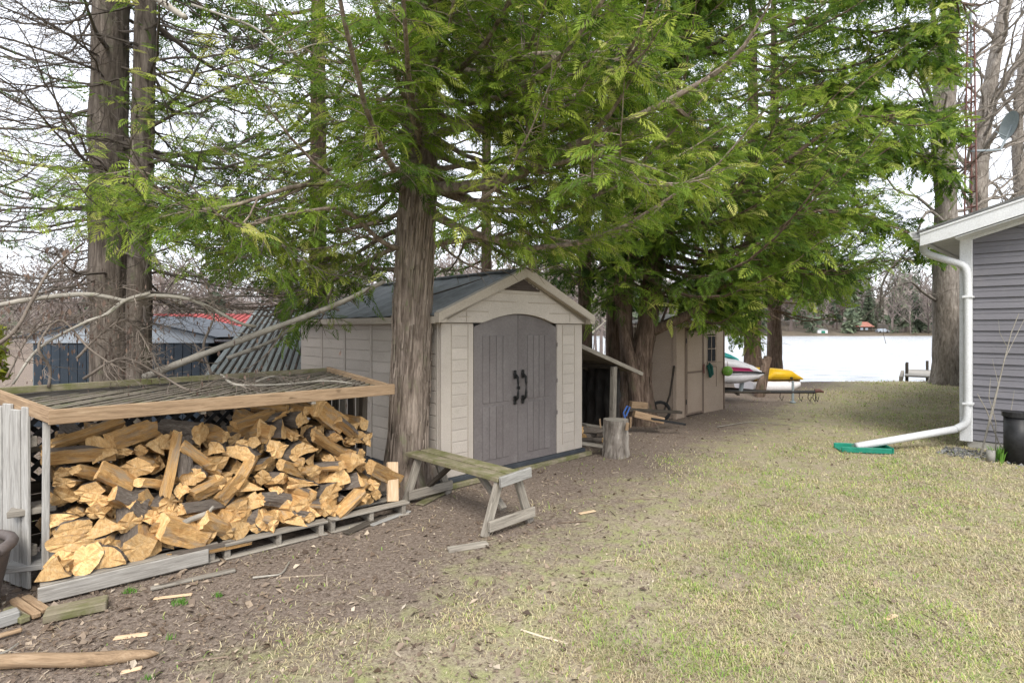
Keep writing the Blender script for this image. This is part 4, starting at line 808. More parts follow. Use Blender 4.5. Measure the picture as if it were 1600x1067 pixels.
tag(A.obj('gravel', leafmat('gravel_stone', [(0., (.09, .09, .095)), (1., (.34, .335, .33))], 0.)), 'grey gravel strip below the house siding', None, None, 'stuff')
p = G(1560, 722); e = empty('bulb_plant', p, 0, 'clump of green bulb leaves sprouting from the gravel', 'plant'); A = Acc()
for k in range(34):
    a = q.uniform(0, 6.28); r = q.uniform(0, .08); b = np.array([r*math.cos(a), r*math.sin(a), 0]); h = q.uniform(.1, .24); o_ = np.array([math.cos(a), math.sin(a), 0])*h*q.uniform(.1, .5); s = np.array([-math.sin(a), math.cos(a), 0])*.008
    A.add([b-s, b+s, b+o_*.5+s+[0, 0, h*.65], b+o_*.5-s+[0, 0, h*.65], b+o_+[0, 0, h*.9]], [(0, 1, 2), (0, 2, 3), (3, 2, 4)], 0, q.random())
A.obj('leaf_blades', M_green2, e)
p = G(1532, 722); e = empty('bare_shrub', p, 0, 'pale leafless shrub stems leaning against the purple siding', 'shrub')
for pts, r in (([(1530, 722), (1545, 660), (1560, 600), (1580, 520), (1592, 490)], .011), ([(1590, 738), (1560, 690), (1541, 640), (1527, 615)], .010), ([(1530, 720), (1552, 640), (1570, 560), (1600, 500)], .008), ([(1556, 712), (1556, 660), (1545, 620), (1548, 590)], .007), ([(1568, 690), (1580, 640), (1585, 610)], .006), ([(1560, 600), (1550, 560)], .004), ([(1575, 545), (1562, 520), (1560, 500)], .004)):
    P = np.array([D(a, b, 7.35)-p for a, b in pts]); A = Acc(); tube(A, P, np.linspace(r, r*.4, len(P)), 6); A.obj('stem', M_limb, e)

# antenna tower with satellite dish behind the eave
at = empty('antenna_tower', (*(C0[:2] + 8.3*HYv - .95*HX), 0), .3, 'tall rusty red lattice antenna tower behind the house roof', 'antenna tower')
tz = 9.4
def leg(i, z): a = i*2.094+.5; r = .20*(1-z/tz*.62); return np.array([r*math.cos(a), r*math.sin(a), z])
for i in range(3): A = Acc(); tube(A, [leg(i, 0), leg(i, tz)], .021, 6); A.obj('leg', M_rust, at)
for k in range(24):
    z = .2+k*.38
    for i in range(3): A = Acc(); tube(A, [leg(i, z), leg((i+1) % 3, z)], .013, 4); A.obj('rung', M_rust, at)
for k in range(12):
    z = .2+k*.76; i = k % 3; A = Acc(); tube(A, [leg(i, z), leg((i+1) % 3, z+.38)], .010, 4); A.obj('diagonal', M_rust, at)
A = Acc(); tube(A, [(0, 0, tz-1.5), (0, 0, tz+1.6)], .03, 6); A.obj('mast', M_steelg, at)
p = at.location; Zt = p[1]; tp = D(1576, 196, Zt)
e = empty('satellite_dish', tp, 0, 'grey satellite dish held on an arm of the antenna tower', 'satellite dish')
A = Acc(); nrm = Vector((-.98, .05, .15)).normalized(); Mx = nrm.to_track_quat('Z', 'Y').to_matrix(); V = [(0, 0, -.07)]; 
for r in (.12, .24, .36):
    for j in range(20): V.append((r*.82*math.cos(j*.31416), r*math.sin(j*.31416), -.07+.07*(r/.36)**2))
V = np.array([Mx @ Vector(v) for v in V]); f = [(0, 1+j, 1+(j+1) % 20) for j in range(20)]
for a in (0, 1): f += [(1+a*20+j, 1+(a+1)*20+j, 1+(a+1)*20+(j+1) % 20) for j in range(20)] + [(1+a*20+j, 1+(a+1)*20+(j+1) % 20, 1+a*20+(j+1) % 20) for j in range(20)]
A.add(V, f); A.add(V+np.array(nrm)*-.012, [t[::-1] for t in f]); A.obj('dish', M_steelg, e, True)
A = Acc(); tube(A, [Mx @ Vector((0, 0, -.08)), (-.06, .02, -.35), (-.20, .02, -.62), np.array([p[0], p[1], tp[2]-.66])-tp], .03, 7); A.obj('arm', M_steelg, e)
A = Acc(); tube(A, [Mx @ Vector((0, -.3, 0)), Mx @ Vector((0, -.2, .3))], .014, 6); A.obj('feed_arm', M_steelg, e)

# ---------------------------------------------------------------- neighbour's buildings at the left
ms = empty('metal_shed', (D(52, 560, 9.6)[0], 9.6, 0), .03, 'dark navy metal garden shed with a pale blue gable trim', 'shed')
mw = (322-52)/F*9.6; ez, az = CH+(HY-534)/F*9.6, CH+(HY-498)/F*9.6
for k in range(20): bx('steel_panel', k*mw/20+.004, (k+1)*mw/20-.004, 0, .025 + .012*(k % 2), 0, ez-.02, M_blue, ms, .003)
for k in range(14): bx('side_panel', -.03 - .012*(k % 2), -.002, .03+k*.16, .03+k*.16+.15, 0, ez-.02, M_steel, ms, .003)
A = Acc(); prism(A, [(-.1, ez-.02), (mw+.1, ez-.02), (mw+.1, ez+.10), (mw*.5, az+.05), (-.1, ez+.10)], -.03, -.002); A.obj('gable_trim', M_ltblue, ms)
A = Acc()
for s in (0, 1):
    xe = -.25 if s == 0 else mw+.2; V = [(xe, -.12, ez+.08), (mw*.5, -.12, az+.075), (mw*.5, 2.6, az+.075), (xe, 2.6, ez+.08)]; A.poly(V, [(0, 1, 2, 3)] if s else [(3, 2, 1, 0)]); A.poly(np.array(V)-[0, 0, .03], [(3, 2, 1, 0)] if s else [(0, 1, 2, 3)]); A.poly([V[0], V[1], np.array(V[1])-[0, 0, .03], np.array(V[0])-[0, 0, .03]], [(0, 1, 2, 3)])
A.obj('roof', M_blue, ms)
bx('wall', .03, mw, .04, 2.4, 0, ez-.02, M_blue, ms)
rb = empty('red_roof_cabin', (D(275, 540, 15)[0], 15, .0), -.15, 'red roofed cabin showing behind the navy metal shed', 'cabin'); bx('wall', -1.6, 1.4, 0, 2.5, 0, 1.55, M_dark, rb)
A = Acc()
for k in range(18): x = -1.75+k*.19; A.poly([(x, -.25, 1.5), (x+.18, -.25, 1.5), (x+.18, 1.3, 2.1), (x, 1.3, 2.1)], [(0, 1, 2, 3)]); A.poly([(x+.18, -.25, 1.5), (x+.19, -.25, 1.53), (x+.19, 1.3, 2.13), (x+.18, 1.3, 2.1)], [(0, 1, 2, 3)])
A.obj('roof', M_red, rb)
# ribbed tin roof of a low shed
q0, q1, q2, q3 = D(318, 588, 8.6), D(500, 592, 9.4), D(520, 474, 11.8), D(404, 478, 11.4)
e = empty('tin_roof_shed', (*q0[:2], 0), 0, 'low shed with a slanting grey green ribbed tin roof', 'shed')
for k in range(16):
    a, b = k/16, (k+.93)/16; V = np.array([q0*(1-a)+q1*a, q0*(1-b)+q1*b, q3*(1-b)+q2*b, q3*(1-a)+q2*a])-[*q0[:2], 0]
    A = Acc(); A.poly(np.concatenate([V, V-[0, 0, .02]]), [(0, 1, 2, 3), (7, 6, 5, 4), (0, 4, 5, 1), (1, 5, 6, 2), (3, 7, 4, 0)]); A.obj('roof_panel', M_tin, e)
    c = (k+.965)/16; A = Acc(); tube(A, [V[1]*.5+(q0*(1-c)+q1*c-[*q0[:2], 0])*.5, (q3*(1-c)+q2*c)-[*q0[:2], 0]], .022, 5); A.obj('roof_rib', M_dark, e)
A = Acc(); V = np.array([q0, q1, q2, q3])-[*q0[:2], 0]; V2 = V.copy(); V2[:, 2] = 0; A.poly(np.concatenate([V-[0, 0, .03], V2]), [(0, 1, 5, 4), (1, 2, 6, 5), (3, 0, 4, 7), (2, 3, 7, 6)]); A.obj('wall', M_dark, e)
# planter at the left edge
e = empty('planter', (-3.28, 3.26, 0), 0, 'round brown plastic planter cut off by the left edge', 'planter')
A = Acc(); tube(A, [(0, 0, 0), (0, 0, .03), (0, 0, .33), (0, 0, .36)], [.21, .225, .285, .29], 28); A.obj('pot', M_pot, e, True)
A = Acc(); an = np.linspace(0, 2*np.pi, 33); tube(A, [(.29*math.cos(a), .29*math.sin(a), .385) for a in an], .032, 8); A.obj('rim', M_pot, e, True); A = Acc(); tube(A, [(0, 0, .36), (0, 0, .365)], .27, 20); A.obj('soil', M_dark, e)
# ---------------------------------------------------------------- trees
def bez(P, n):                           # Catmull-Rom through points
    P = np.array(P, float); Q = np.concatenate([[2*P[0]-P[1]], P, [2*P[-1]-P[-2]]]); out = []
    ts = np.linspace(0, len(P)-1-1e-6, n)
    for t in ts:
        i = int(t); f = t-i; a, b, c, d = Q[i:i+4]; out.append(.5*((2*b)+(-a+c)*f+(2*a-5*b+4*c-d)*f*f+(-a+3*b-3*c+d)*f**3))
    return np.array(out)
def trunk(acc, P, rad, k=30, ridge=.07, flare=0., seed=0, nr=130):
    q = np.random.default_rng(seed); P = bez(P, nr); t = np.linspace(0, 1, nr); r = np.interp(t, np.linspace(0, 1, len(rad)), rad); z = P[:, 2]-P[0, 2]
    an = np.arange(k)*2*np.pi/k; ph = q.uniform(0, 6.28, 6)
    tw = t[:, None]*1.2
    rid = ridge*(np.sin(an*9+ph[0]+tw*2+np.sin(z[:, None]*3)) *.5 + np.sin(an*14+ph[1]-tw*3)*.35 + (vnoise(an[None]*k/6.28*.45+seed*7, z[:, None]*2.2, 1., seed)-.5)*2.2 + (vnoise(an[None]*k/6.28*.9+seed*3, z[:, None]*5., 1., seed+5)-.5)*1.3 + .5*np.sin(an*3+ph[2]+z[:, None]*.6))
    fl = flare*np.exp(-z/.22)[:, None]*(1+.6*np.sin(an*5+ph[3])+.4*np.sin(an*3+ph[4]))
    rr = r[:, None]*(1+rid+fl); T = np.gradient(P, axis=0); T /= np.linalg.norm(T, axis=1)[:, None]; ref = np.array([1., 0, 0]); A = np.cross(T, ref); A /= np.linalg.norm(A, axis=1)[:, None]; B = np.cross(T, A)
    V = P[:, None]+rr[..., None]*(np.cos(an)[None, :, None]*A[:, None]+np.sin(an)[None, :, None]*B[:, None])
    I = np.arange(nr-1)[:, None]*k; j = np.arange(k)[None]; acc.add(V.reshape(-1, 3), np.stack([I+j, I+(j+1) % k, I+k+(j+1) % k, I+k+j], -1).reshape(-1, 4)[:, ::-1]); return P, r
def frond_tpl(lod):
    V, Fc = [], []
    def tri(a, b, c): n = len(V); V.extend([a, b, c]); Fc.append((n, n+1, n+2))
    def pt(x, y): return (x, y, -.34*x*x - .25*y*y)
    def leaf(x, y, a, l, w):
        c, s = math.cos(a), math.sin(a); m = .5
        tri(pt(x, y), pt(x+c*l*m-s*w, y+s*l*m+c*w), pt(x+c*l, y+s*l)); tri(pt(x, y), pt(x+c*l, y+s*l), pt(x+c*l*m+s*w, y+s*l*m-c*w))
    if lod == 2:
        for i in range(6):
            x = .08+i*.15; l = .42*(1-.6*x)
            for s in (1, -1): leaf(x+.05*s, 0, s*.8, l, .055)
        leaf(.7, 0, 0, .35, .06); return np.array(V), np.array(Fc)
    n = 5
    for i in range(n):
        x = .05+i*.86/n
        l = (.50, .52, .44, .34, .24)[i]
        for s in (1, -1):
            xx = x+(.07 if s > 0 else 0); a = s*(.80-.06*i); leaf(xx, 0, a, l, .022 if lod == 0 else .034)
            c_, s_ = math.cos(a), math.sin(a)
            for k, f in enumerate((.36, .66) if lod == 0 else (.5,)):
                px, py = xx+c_*l*f, s_*l*f; ll = l*.40*(1.15-f*.5); w = .024 if lod == 0 else .036
                for s2 in (1, -1):
                    a2 = a+s2*.62; c2, s3 = math.cos(a2), math.sin(a2)
                    tri(pt(px-c_*w, py-s_*w), pt(px+c_*w, py+s_*w), pt(px+c2*ll, py+s3*ll))
    leaf(.84, 0, 0, .26, .03); return np.array(V), np.array(Fc)
TPL = [frond_tpl(0), frond_tpl(1), frond_tpl(2)]
class Crown:
    def __init__(s): s.P = []; s.f = []; s.n = []; s.s = []; s.t = []
    def add(s, P, f, n, size, tone):
        s.P.append(P); s.f.append(f); s.n.append(n); s.s.append(size); s.t.append(tone)
    def build(s, acc, base, lodd=(5.2, 8.5), keep=None):
        P, f, n, sz, t = [np.concatenate(x) for x in (s.P, s.f, s.n, s.s, s.t)]
        f = f/np.linalg.norm(f, axis=1)[:, None]; l = np.cross(n, f); l /= np.linalg.norm(l, axis=1)[:, None]+1e-9; n = np.cross(f, l)
        wp = P+base; dist = np.linalg.norm(wp-[0, 0, CH], axis=1); Z = np.maximum(wp[:, 1], .1); px = 800+F*wp[:, 0]/Z; py = HY+F*(CH-wp[:, 2])/Z
        vis = (px > -160) & (px < 1760) & (py > -180) & (wp[:, 1] > .5)
        ok = (vis | (np.random.default_rng(1).random(len(P)) < .06)) & (dist > 2.3)
        if keep is not None: ok &= keep(px, py, wp)
        lod = np.where(dist < lodd[0], 0, np.where(dist < lodd[1], 1, 2)); lod = np.where(vis, lod, 2); tot = 0
        for k in range(3):
            m = ok & (lod == k); V, Fc = TPL[k]; c = m.sum()
            if not c: continue
            g_ = np.random.default_rng(k+5); la, cu, sk = g_.uniform(.55, 1.25, (c, 1, 1)), g_.uniform(-.2, 1.9, (c, 1, 1)), g_.normal(0, .28, (c, 1, 1)); X_ = V[None, :, 0:1]
            W_ = P[m][:, None]+sz[m][:, None, None]*(X_*f[m][:, None]+(V[None, :, 1:2]*la+sk*X_**2)*l[m][:, None]+V[None, :, 2:3]*cu*n[m][:, None])
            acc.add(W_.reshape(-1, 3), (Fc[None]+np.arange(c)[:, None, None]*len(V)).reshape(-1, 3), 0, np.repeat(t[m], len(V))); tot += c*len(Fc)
        return tot
def limb_path(S, d, L, rise, sag, q, n=9, jit=.03):
    t = np.linspace(0, 1, n); z = rise*L*t - sag*L*np.sin(np.pi*np.minimum(t*1.0, 1))*1.0 + sag*.9*L*t**3
    P = S + d*(L*t)[:, None] + np.array([0, 0, 1.])*z[:, None]; w = np.cumsum(q.normal(size=(n, 3))*jit*L/n*2, 0); w[0] = 0; return P+w
def leafy(cr, tw, P, q, ds=.10, l2=.55, fr=(.095, .175), start=.2, tone=.45, dens=1., upright=.0, gap=.062, twr=.0045):
    L = np.linalg.norm(np.diff(P, axis=0), axis=1).sum(); n = max(3, int(L/ds)); ts = np.linspace(start, 1, n); T = np.gradient(P, axis=0); T /= np.linalg.norm(T, axis=1)[:, None]; idx = np.linspace(0, 1, len(P))
    bt = tone + q.normal()*.15
    for k, t in enumerate(ts):
        if q.random() > dens: continue
        p = np.array([np.interp(t, idx, P[:, i]) for i in range(3)]); d = np.array([np.interp(t, idx, T[:, i]) for i in range(3)]); side = np.cross(d, [0, 0, 1]); side /= np.linalg.norm(side)+1e-6
        s = 1 if k % 2 else -1; a = q.uniform(.5, 1.15); u = d*math.cos(a)+side*s*math.sin(a)+np.array([0, 0, q.normal()*.25+upright]); u /= np.linalg.norm(u)
        ll = l2*q.uniform(.5, 1.1)*(1.1-.55*t) if k < n-1 else l2*.6
        if k == n-1: u = d
        m = max(2, int(ll/gap)); s_ = np.linspace(.12, 1, m); drop = q.uniform(.1, .5)
        Q = p + u*(ll*s_)[:, None] - np.array([0, 0, 1.])*(drop*ll*s_**2)[:, None]
        if tw is not None: tube(tw, np.concatenate([[p], Q[[m//2, m-1]]]), [twr, twr*.7, twr*.35], 3)
        ud = u - np.array([0, 0, 1.])*(2*drop*s_)[:, None]*.6; ls = np.cross(u, [0, 0, 1.]); ls /= np.linalg.norm(ls)+1e-6
        sg = np.where(np.arange(m) % 2, 1, -1)[:, None]; fa = q.uniform(.35, 1.0, (m, 1)); fa[-1] = 0
        fd = ud*np.cos(fa)+ls*sg*np.sin(fa)+q.normal(size=(m, 3))*.18 - np.array([0, 0, .12])
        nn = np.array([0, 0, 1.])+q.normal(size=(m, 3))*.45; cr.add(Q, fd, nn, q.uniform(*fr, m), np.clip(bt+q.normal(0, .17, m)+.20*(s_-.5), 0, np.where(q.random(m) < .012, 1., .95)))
def deadtwigs(acc, P, q, n=16, l=.7, r=.006, sub=5, start=.1):
    idx = np.linspace(0, 1, len(P)); T = np.gradient(P, axis=0)
    for k in range(n):
        t = q.uniform(start, 1); p = np.array([np.interp(t, idx, P[:, i]) for i in range(3)]); d = np.array([np.interp(t, idx, T[:, i]) for i in range(3)]); d /= np.linalg.norm(d)
        side = np.cross(d, [0, 0, 1]); u = d*q.uniform(.3, 1)+side*q.choice([-1, 1])*q.uniform(.4, 1)+np.array([0, 0, q.normal()*.35-.1]); u /= np.linalg.norm(u); L = l*q.uniform(.4, 1.2)*(1.1-.6*t)
        Q = limb_path(p, u, L, q.normal()*.1, q.uniform(-.05, .12), q, 5, .12); tube(acc, Q, np.linspace(r, r*.3, 5), 3)
        for _ in range(sub):
            s = q.integers(1, 5); v = u+q.normal(size=3)*.7; v /= np.linalg.norm(v); e_ = Q[s]+v*L*q.uniform(.15, .4); tube(acc, [Q[s], (Q[s]+e_)/2+q.normal(size=3)*.01, e_], [r*.5, r*.4, r*.2], 3)
TRI = {}
def cedar(name, label, base, tops, rad, group, leaf, barkm, branches, seed, flare=.5, hand=(), dead=0, deadz=(1, 5), deadL=(1., 2.), k=30, tone=.45, keep=lambda px, py, w: ~((px > 1190) & (py > 478+14*np.sin(px*.05))) & ~((px < 440) & (py > 428+.1*(px-300))) & ~((px > 1350) & (py > 420)) & ~((px > 690) & (px < 930) & (py > 402) & (w[:, 1] < 8)) & ~((px > 1050) & (px < 1140) & (py > 512)) & ~((px > 1494+12*np.sin(py*.07)) & (px < 1620)), ds=.1, fr=(.095, .175), lodd=(5.2, 8.5), gap=.05, l2=.55, extra=(), strips=0):
    q = np.random.default_rng(seed); base = np.array(base, float); e = empty(name, base, 0, label, 'tree', group); paths = []
    for i, (tp, rd) in enumerate(zip(tops, rad)):
        A = Acc(); P, r = trunk(A, tp, rd, k, .06, flare, seed+i); paths.append(P); A.obj('trunk', barkm, e, True)
        if strips and i == 0:
            B_ = Acc()
            for _ in range(strips):
                zz = q.uniform(.05, 4.6); a = q.uniform(0, 6.28); rr = np.interp(zz, P[:, 2], r)*1.045; L_ = q.uniform(.08, .4); w_ = q.uniform(.005, .014); lift = q.uniform(0, .018)*q.choice([-1, 1]); V = []
                for s_ in (0, .5, 1):
                    z2 = zz+L_*s_; c = np.array([np.interp(z2, P[:, 2], P[:, 0]), np.interp(z2, P[:, 2], P[:, 1]), z2]); d = np.array([math.cos(a+.06*s_), math.sin(a+.06*s_), 0]); t_ = np.array([-d[1], d[0], 0]); rad_ = rr+abs(lift)*(s_ if lift > 0 else 1-s_); V += [c+d*(rad_-.004)-t_*w_, c+d*(rad_+.003), c+d*(rad_-.004)+t_*w_]
                B_.add(V, [(0, 1, 4), (0, 4, 3), (1, 2, 5), (1, 5, 4), (3, 4, 7), (3, 7, 6), (4, 5, 8), (4, 8, 7)])
            tag(B_.obj('bark_strips', barkm, e), None, None, None, 'stuff')
    cr, tw = Crown(), Acc()
    def at(zz, i=0): P = paths[i]; return np.array([np.interp(zz, P[:, 2], P[:, 0]), np.interp(zz, P[:, 2], P[:, 1]), zz])
    for pts, r, dens, dsx, st in hand:
        P = bez(pts, 16); A = Acc(); tube(A, P, np.linspace(r, r*.25, 16), 9); A.obj('limb', barkm, e, True)
        if dens > 0: leafy(cr, tw, P, q, dsx, l2, fr, st, tone, dens)
        nb = int(np.linalg.norm(np.diff(P, axis=0), axis=1).sum()/.28) if dens > 0 else 0
        for j in range(nb):              # side branches along the hand-placed limbs
            s = q.integers(4, 16); d = P[min(15, s)]-P[s-1]; d /= np.linalg.norm(d); sd_ = np.cross(d, [0, 0, 1]); u = d*.6+sd_*q.choice([-1, 1])*q.uniform(.5, 1)+np.array([0, 0, q.normal()*.3]); u /= np.linalg.norm(u)
            Pb = limb_path(P[s], u, q.uniform(.6, 1.3), q.normal()*.12, .12, q, 7); tube(tw, Pb, np.linspace(r*.35, .004, 7), 5); leafy(cr, tw, Pb, q, dsx, l2*.75, fr, .15, tone, dens)
    for n, (z0, z1), (a0, a1), (L0, L1), dens, rise in branches:
        for j in range(n):
            zz = z0+(z1-z0)*(j+q.random())/n; az = R(q.uniform(a0, a1)); d = np.array([math.cos(az), math.sin(az), 0]); L = q.uniform(L0, L1); P = limb_path(at(zz, q.integers(len(paths))), d, L, rise+q.normal()*.10, q.uniform(.06, .2), q)
            tube(tw, P, np.linspace(.012+.009*L, .004, 9), 5)
            if dens > 0: leafy(cr, tw, P, q, ds, l2, fr, q.uniform(.12, .35), tone, dens, gap=gap)
            deadtwigs(tw, P, q, 4, .5, .004, 1)
    for j in range(dead):
        zz = q.uniform(*deadz); az = q.uniform(0, 6.28); d = np.array([math.cos(az), math.sin(az), 0]); P = limb_path(at(zz, q.integers(len(paths))), d, q.uniform(*deadL), q.normal()*.12-.02, q.uniform(0, .12), q, 9, .07); tube(tw, P, np.linspace(.016, .004, 9), 5); deadtwigs(tw, P, q, 24, .8, .0045, 4)
    for f in extra: f(cr, tw, q, base)
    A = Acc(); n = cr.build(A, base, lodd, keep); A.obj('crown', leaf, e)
    if tw.n: tag(tw.obj('twigs', barkm if not dead else M_twigd, e), None, None, None, 'stuff')
    TRI[label] = n; return e
def rel(pts, base): return [np.array(p)-base for p in pts]

# 1. the big cedar beside the shed
b = np.array([-1.09, 5.86, 0]); q0 = b
hand = [(rel([D(655, 298, 5.86), D(700, 294, 5.6), D(765, 288, 5.4), D(812, 272, 5.25), D(850, 247, 5.1), D(950, 205, 4.9), D(1040, 160, 4.8), D(1110, 120, 4.8)], b), .075, .9, .10, .45),
        (rel([D(812, 272, 5.25), D(870, 255, 5.0), D(940, 245, 4.6), D(1010, 260, 4.3)], b), .03, .9, .10, .3),
        (rel([D(805, 276, 5.3), D(822, 220, 5.3), D(825, 150, 5.2), D(790, 90, 5.1)], b), .03, .9, .10, .3),
        (rel([D(655, 215, 5.86), D(720, 200, 5.6), D(800, 175, 5.3), D(900, 150, 5.1), D(1010, 60, 4.9)], b), .055, .9, .10, .25),
        (rel([D(655, 130, 5.86), D(690, 95, 5.5), D(745, 115, 5.2), D(840, 85, 4.9), D(960, 95, 4.6)], b), .06, .9, .10, .25),
        (rel([D(640, 395, 5.86), D(700, 378, 6.1), D(770, 372, 6.6), D(860, 340, 7.0)], b), .045, .8, .12, .3),
        (rel([D(640, 390, 5.86), D(600, 380, 5.6), D(540, 330, 5.2), D(480, 330, 4.8), D(400, 345, 4.6)], b), .03, .6, .10, .35),
        (rel([D(640, 300, 5.86), D(560, 290, 5.4), D(470, 290, 4.9), D(370, 320, 4.5), D(290, 330, 4.4)], b), .03, .6, .10, .4),
        (rel([D(640, 420, 5.86), D(590, 420, 6.0), D(540, 400, 6.2), D(470, 425, 6.4)], b), .03, .8, .12, .3),
        (rel([D(650, 225, 5.86), D(560, 215, 5.9), D(500, 250, 6.2)], b), .03, .8, .12, .3),
        (rel([D(640, 380, 5.75), D(600, 395, 5.8), D(545, 425, 5.9), D(490, 455, 6.0), D(455, 480, 6.1)], b), .03, .95, .09, .2),
        (rel([D(640, 350, 5.8), D(590, 375, 6.2), D(530, 410, 6.5), D(460, 430, 6.7)], b), .03, .95, .09, .2)]
cedar('cedar_tree', 'big rugged cedar trunk standing right beside the large shed and bench', b, [rel([b+[0, 0, -.05], b+[.01, 0, .5], D(648, 400, 5.86), D(655, 250, 5.88), D(657, 100, 5.95), D(650, -150, 6.1), D(650, -420, 6.3)], b)], [(.205, .195, .185, .175, .165, .14, .09)], 'cedars around the sheds', M_leafy, M_cedar,
      [(38, (2.9, 5.8), (-95, 40), (1.8, 3.6), .95, .05), (16, (3.2, 6.2), (-160, -30), (.5, 1.2), .95, -.1), (18, (5.0, 8.2), (-120, 60), (2., 3.4), .95, -.05), (14, (2.9, 5.4), (140, 250), (1.0, 2.2), .55, -.05), (12, (3., 7.), (40, 150), (1.2, 2.4), .8, 0), (6, (5, 8), (150, 250), (1.2, 2.2), .4, .0)], 21, .5, hand, tone=.52, k=64, ds=.08, gap=.05, strips=900, lodd=(3.7, 9), fr=(.115, .195))

# 2. many-stemmed cedar beside the small shed
b = np.array([2.30, 9.95, 0])
st = [[b+[0, 0, -.05], D(1000, 580, 9.95), D(1012, 500, 9.9), D(1020, 420, 9.8), D(1035, 300, 9.8), D(1060, 60, 9.9), D(1070, -200, 10)],
      [b+[-.22, .1, -.05], D(985, 590, 10.05), D(978, 500, 10.1), D(985, 380, 10.1), D(985, 200, 10.2), D(990, -100, 10.3)],
      [b+[-.06, -.18, -.05], D(992, 600, 9.8), D(985, 560, 9.8), D(972, 500, 9.9), D(958, 400, 10.0), D(930, 250, 10)]]
hand = [(rel([D(1050, 500, 9.7), D(1082, 490, 9.8), D(1110, 488, 10.0), D(1150, 500, 10.4)], b), .025, .9, .11, .1), (rel([D(1030, 512, 9.8), D(1050, 470, 10.0), D(1085, 470, 10.3), D(1120, 485, 10.7)], b), .025, .9, .11, .2), (rel([D(1020, 480, 9.8), D(1060, 440, 9.9), D(1120, 450, 10.0), D(1190, 455, 10.2)], b), .03, .9, .11, .1),
        (rel([D(1015, 520, 9.9), D(1050, 503, 9.7), D(1082, 488, 9.6), D(1100, 462, 9.5), D(1125, 400, 9.4), D(1150, 310, 9.3), D(1190, 230, 9.2)], b), .10, .9, .12, .45),
        (rel([D(1100, 462, 9.5), D(1150, 440, 9.2), D(1230, 420, 8.9), D(1320, 425, 8.7)], b), .045, .9, .12, .3),
        (rel([D(1125, 400, 9.4), D(1190, 370, 9.0), D(1280, 330, 8.7), D(1370, 340, 8.5)], b), .045, .9, .12, .2),
        (rel([D(1150, 310, 9.3), D(1230, 250, 9.0), D(1320, 190, 8.8), D(1400, 180, 8.6)], b), .045, .9, .12, .2)]
cedar('cedar_tree', 'cedar with several dark stems and a crooked low limb beside the small shed', b, [rel(s, b) for s in st], [(.23, .2, .17, .16, .14, .10, .05), (.15, .13, .12, .1, .08, .04), (.12, .1, .09, .08, .07, .04)], 'cedars around the sheds', M_leafy, M_cedar2,
      [(46, (2.7, 8.8), (-110, 20), (2., 3.9), .95, .0), (20, (2.5, 5), (-70, 10), (2., 3.6), .95, -.02), (10, (3.2, 9), (20, 200), (1.2, 2.6), .8, 0), (14, (6.5, 10), (-120, 30), (2, 3.6), .9, -.05), (10, (2.2, 4.), (190, 270), (1, 2), .8, -.05)], 31, .5, hand, tone=.36, k=24, ds=.115, fr=(.15, .25), lodd=(4, 10.5), gap=.066, l2=.62, strips=300)

# 3. trees behind
def backcedar(px, Z, label, r, seed, branches, leaf=M_leafd, lean=0, tone=.4, fr=(.24, .38), ds=.16, gap=.11, l2=.7, hand=()):
    b = D(px, 500, Z); b[2] = 0; pts = [[0, 0, -.05], [lean*.2, 0, 2], [lean*.5, 0, 5], [lean, 0, 9], [lean, .1, 14]]
    cedar('cedar_tree', label, b, [pts], [(r, r*.85, r*.7, r*.5, r*.15)], 'cedars around the sheds', leaf, M_cedar2, branches, seed, .4, tuple((rel(h, b), *o) for h, *o in hand), tone=tone, k=18, ds=ds, fr=fr, lodd=(4, 8), gap=gap, l2=l2)
backcedar(914, 10.4, 'dark cedar trunk rising just behind the right corner of the large shed', .15, 41, [(52, (2.7, 10), (-170, 20), (1.4, 2.8), .95, -.03), (10, (2.8, 8), (20, 190), (1.2, 2.2), .8, 0)])
backcedar(957, 11.3, 'slim dark cedar trunk between the large shed corner and the stemmed cedar', .15, 42, [(50, (2.7, 10), (-170, 30), (1.4, 2.8), .95, -.03), (8, (2.8, 9), (20, 190), (1.2, 2.2), .8, 0)])
backcedar(497, 9.7, 'dark cedar trunk behind the back corner of the large shed', .19, 43, [(20, (2.0, 4.), (180, 330), (1., 2.), .75, -.12), (30, (3.6, 9), (150, 330), (1.4, 3.2), .5, 0), (10, (3, 8), (0, 180), (1.2, 2.2), .3, 0)], tone=.3)
backcedar(760, 12.5, 'cedar hidden behind the roof of the large shed', .15, 46, [(30, (3, 11), (150, 390), (1.4, 2.8), .8, 0)])
backcedar(1176, 16.2, 'reddish cedar trunk behind the jet ski near the water', .25, 44, [(40, (1.9, 6), (-160, 20), (1.6, 3.4), .95, -.1), (40, (4.5, 13), (-150, 40), (2, 4.4), .95, 0), (10, (2.2, 9), (30, 200), (1.5, 3), .8, 0)], leaf=M_leafy, tone=.38, hand=[
    ([D(1176, 150, 16.2), D(1300, 130, 14.8), D(1400, 90, 13.8), D(1475, 105, 13.2)], .06, .8, .13, .3), ([D(1176, 250, 16.2), D(1300, 240, 14.8), D(1400, 230, 13.8), D(1480, 265, 13.2)], .06, .8, .13, .3),
    ([D(1176, 60, 16.2), D(1320, 10, 14.6), D(1440, -30, 13.4), D(1505, 5, 13)], .06, .8, .13, .3), ([D(1176, 330, 16.2), D(1300, 330, 14.6), D(1380, 350, 13.8), D(1445, 372, 13.4)], .05, .75, .13, .3),
    ([D(1176, 200, 16.2), D(1320, 170, 14.6), D(1420, 170, 13.6), D(1490, 200, 13)], .05, .7, .13, .3), ([D(1176, 20, 16.2), D(1340, 50, 14.6), D(1440, 40, 13.6), D(1500, 60, 13)], .05, .7, .13, .3)])
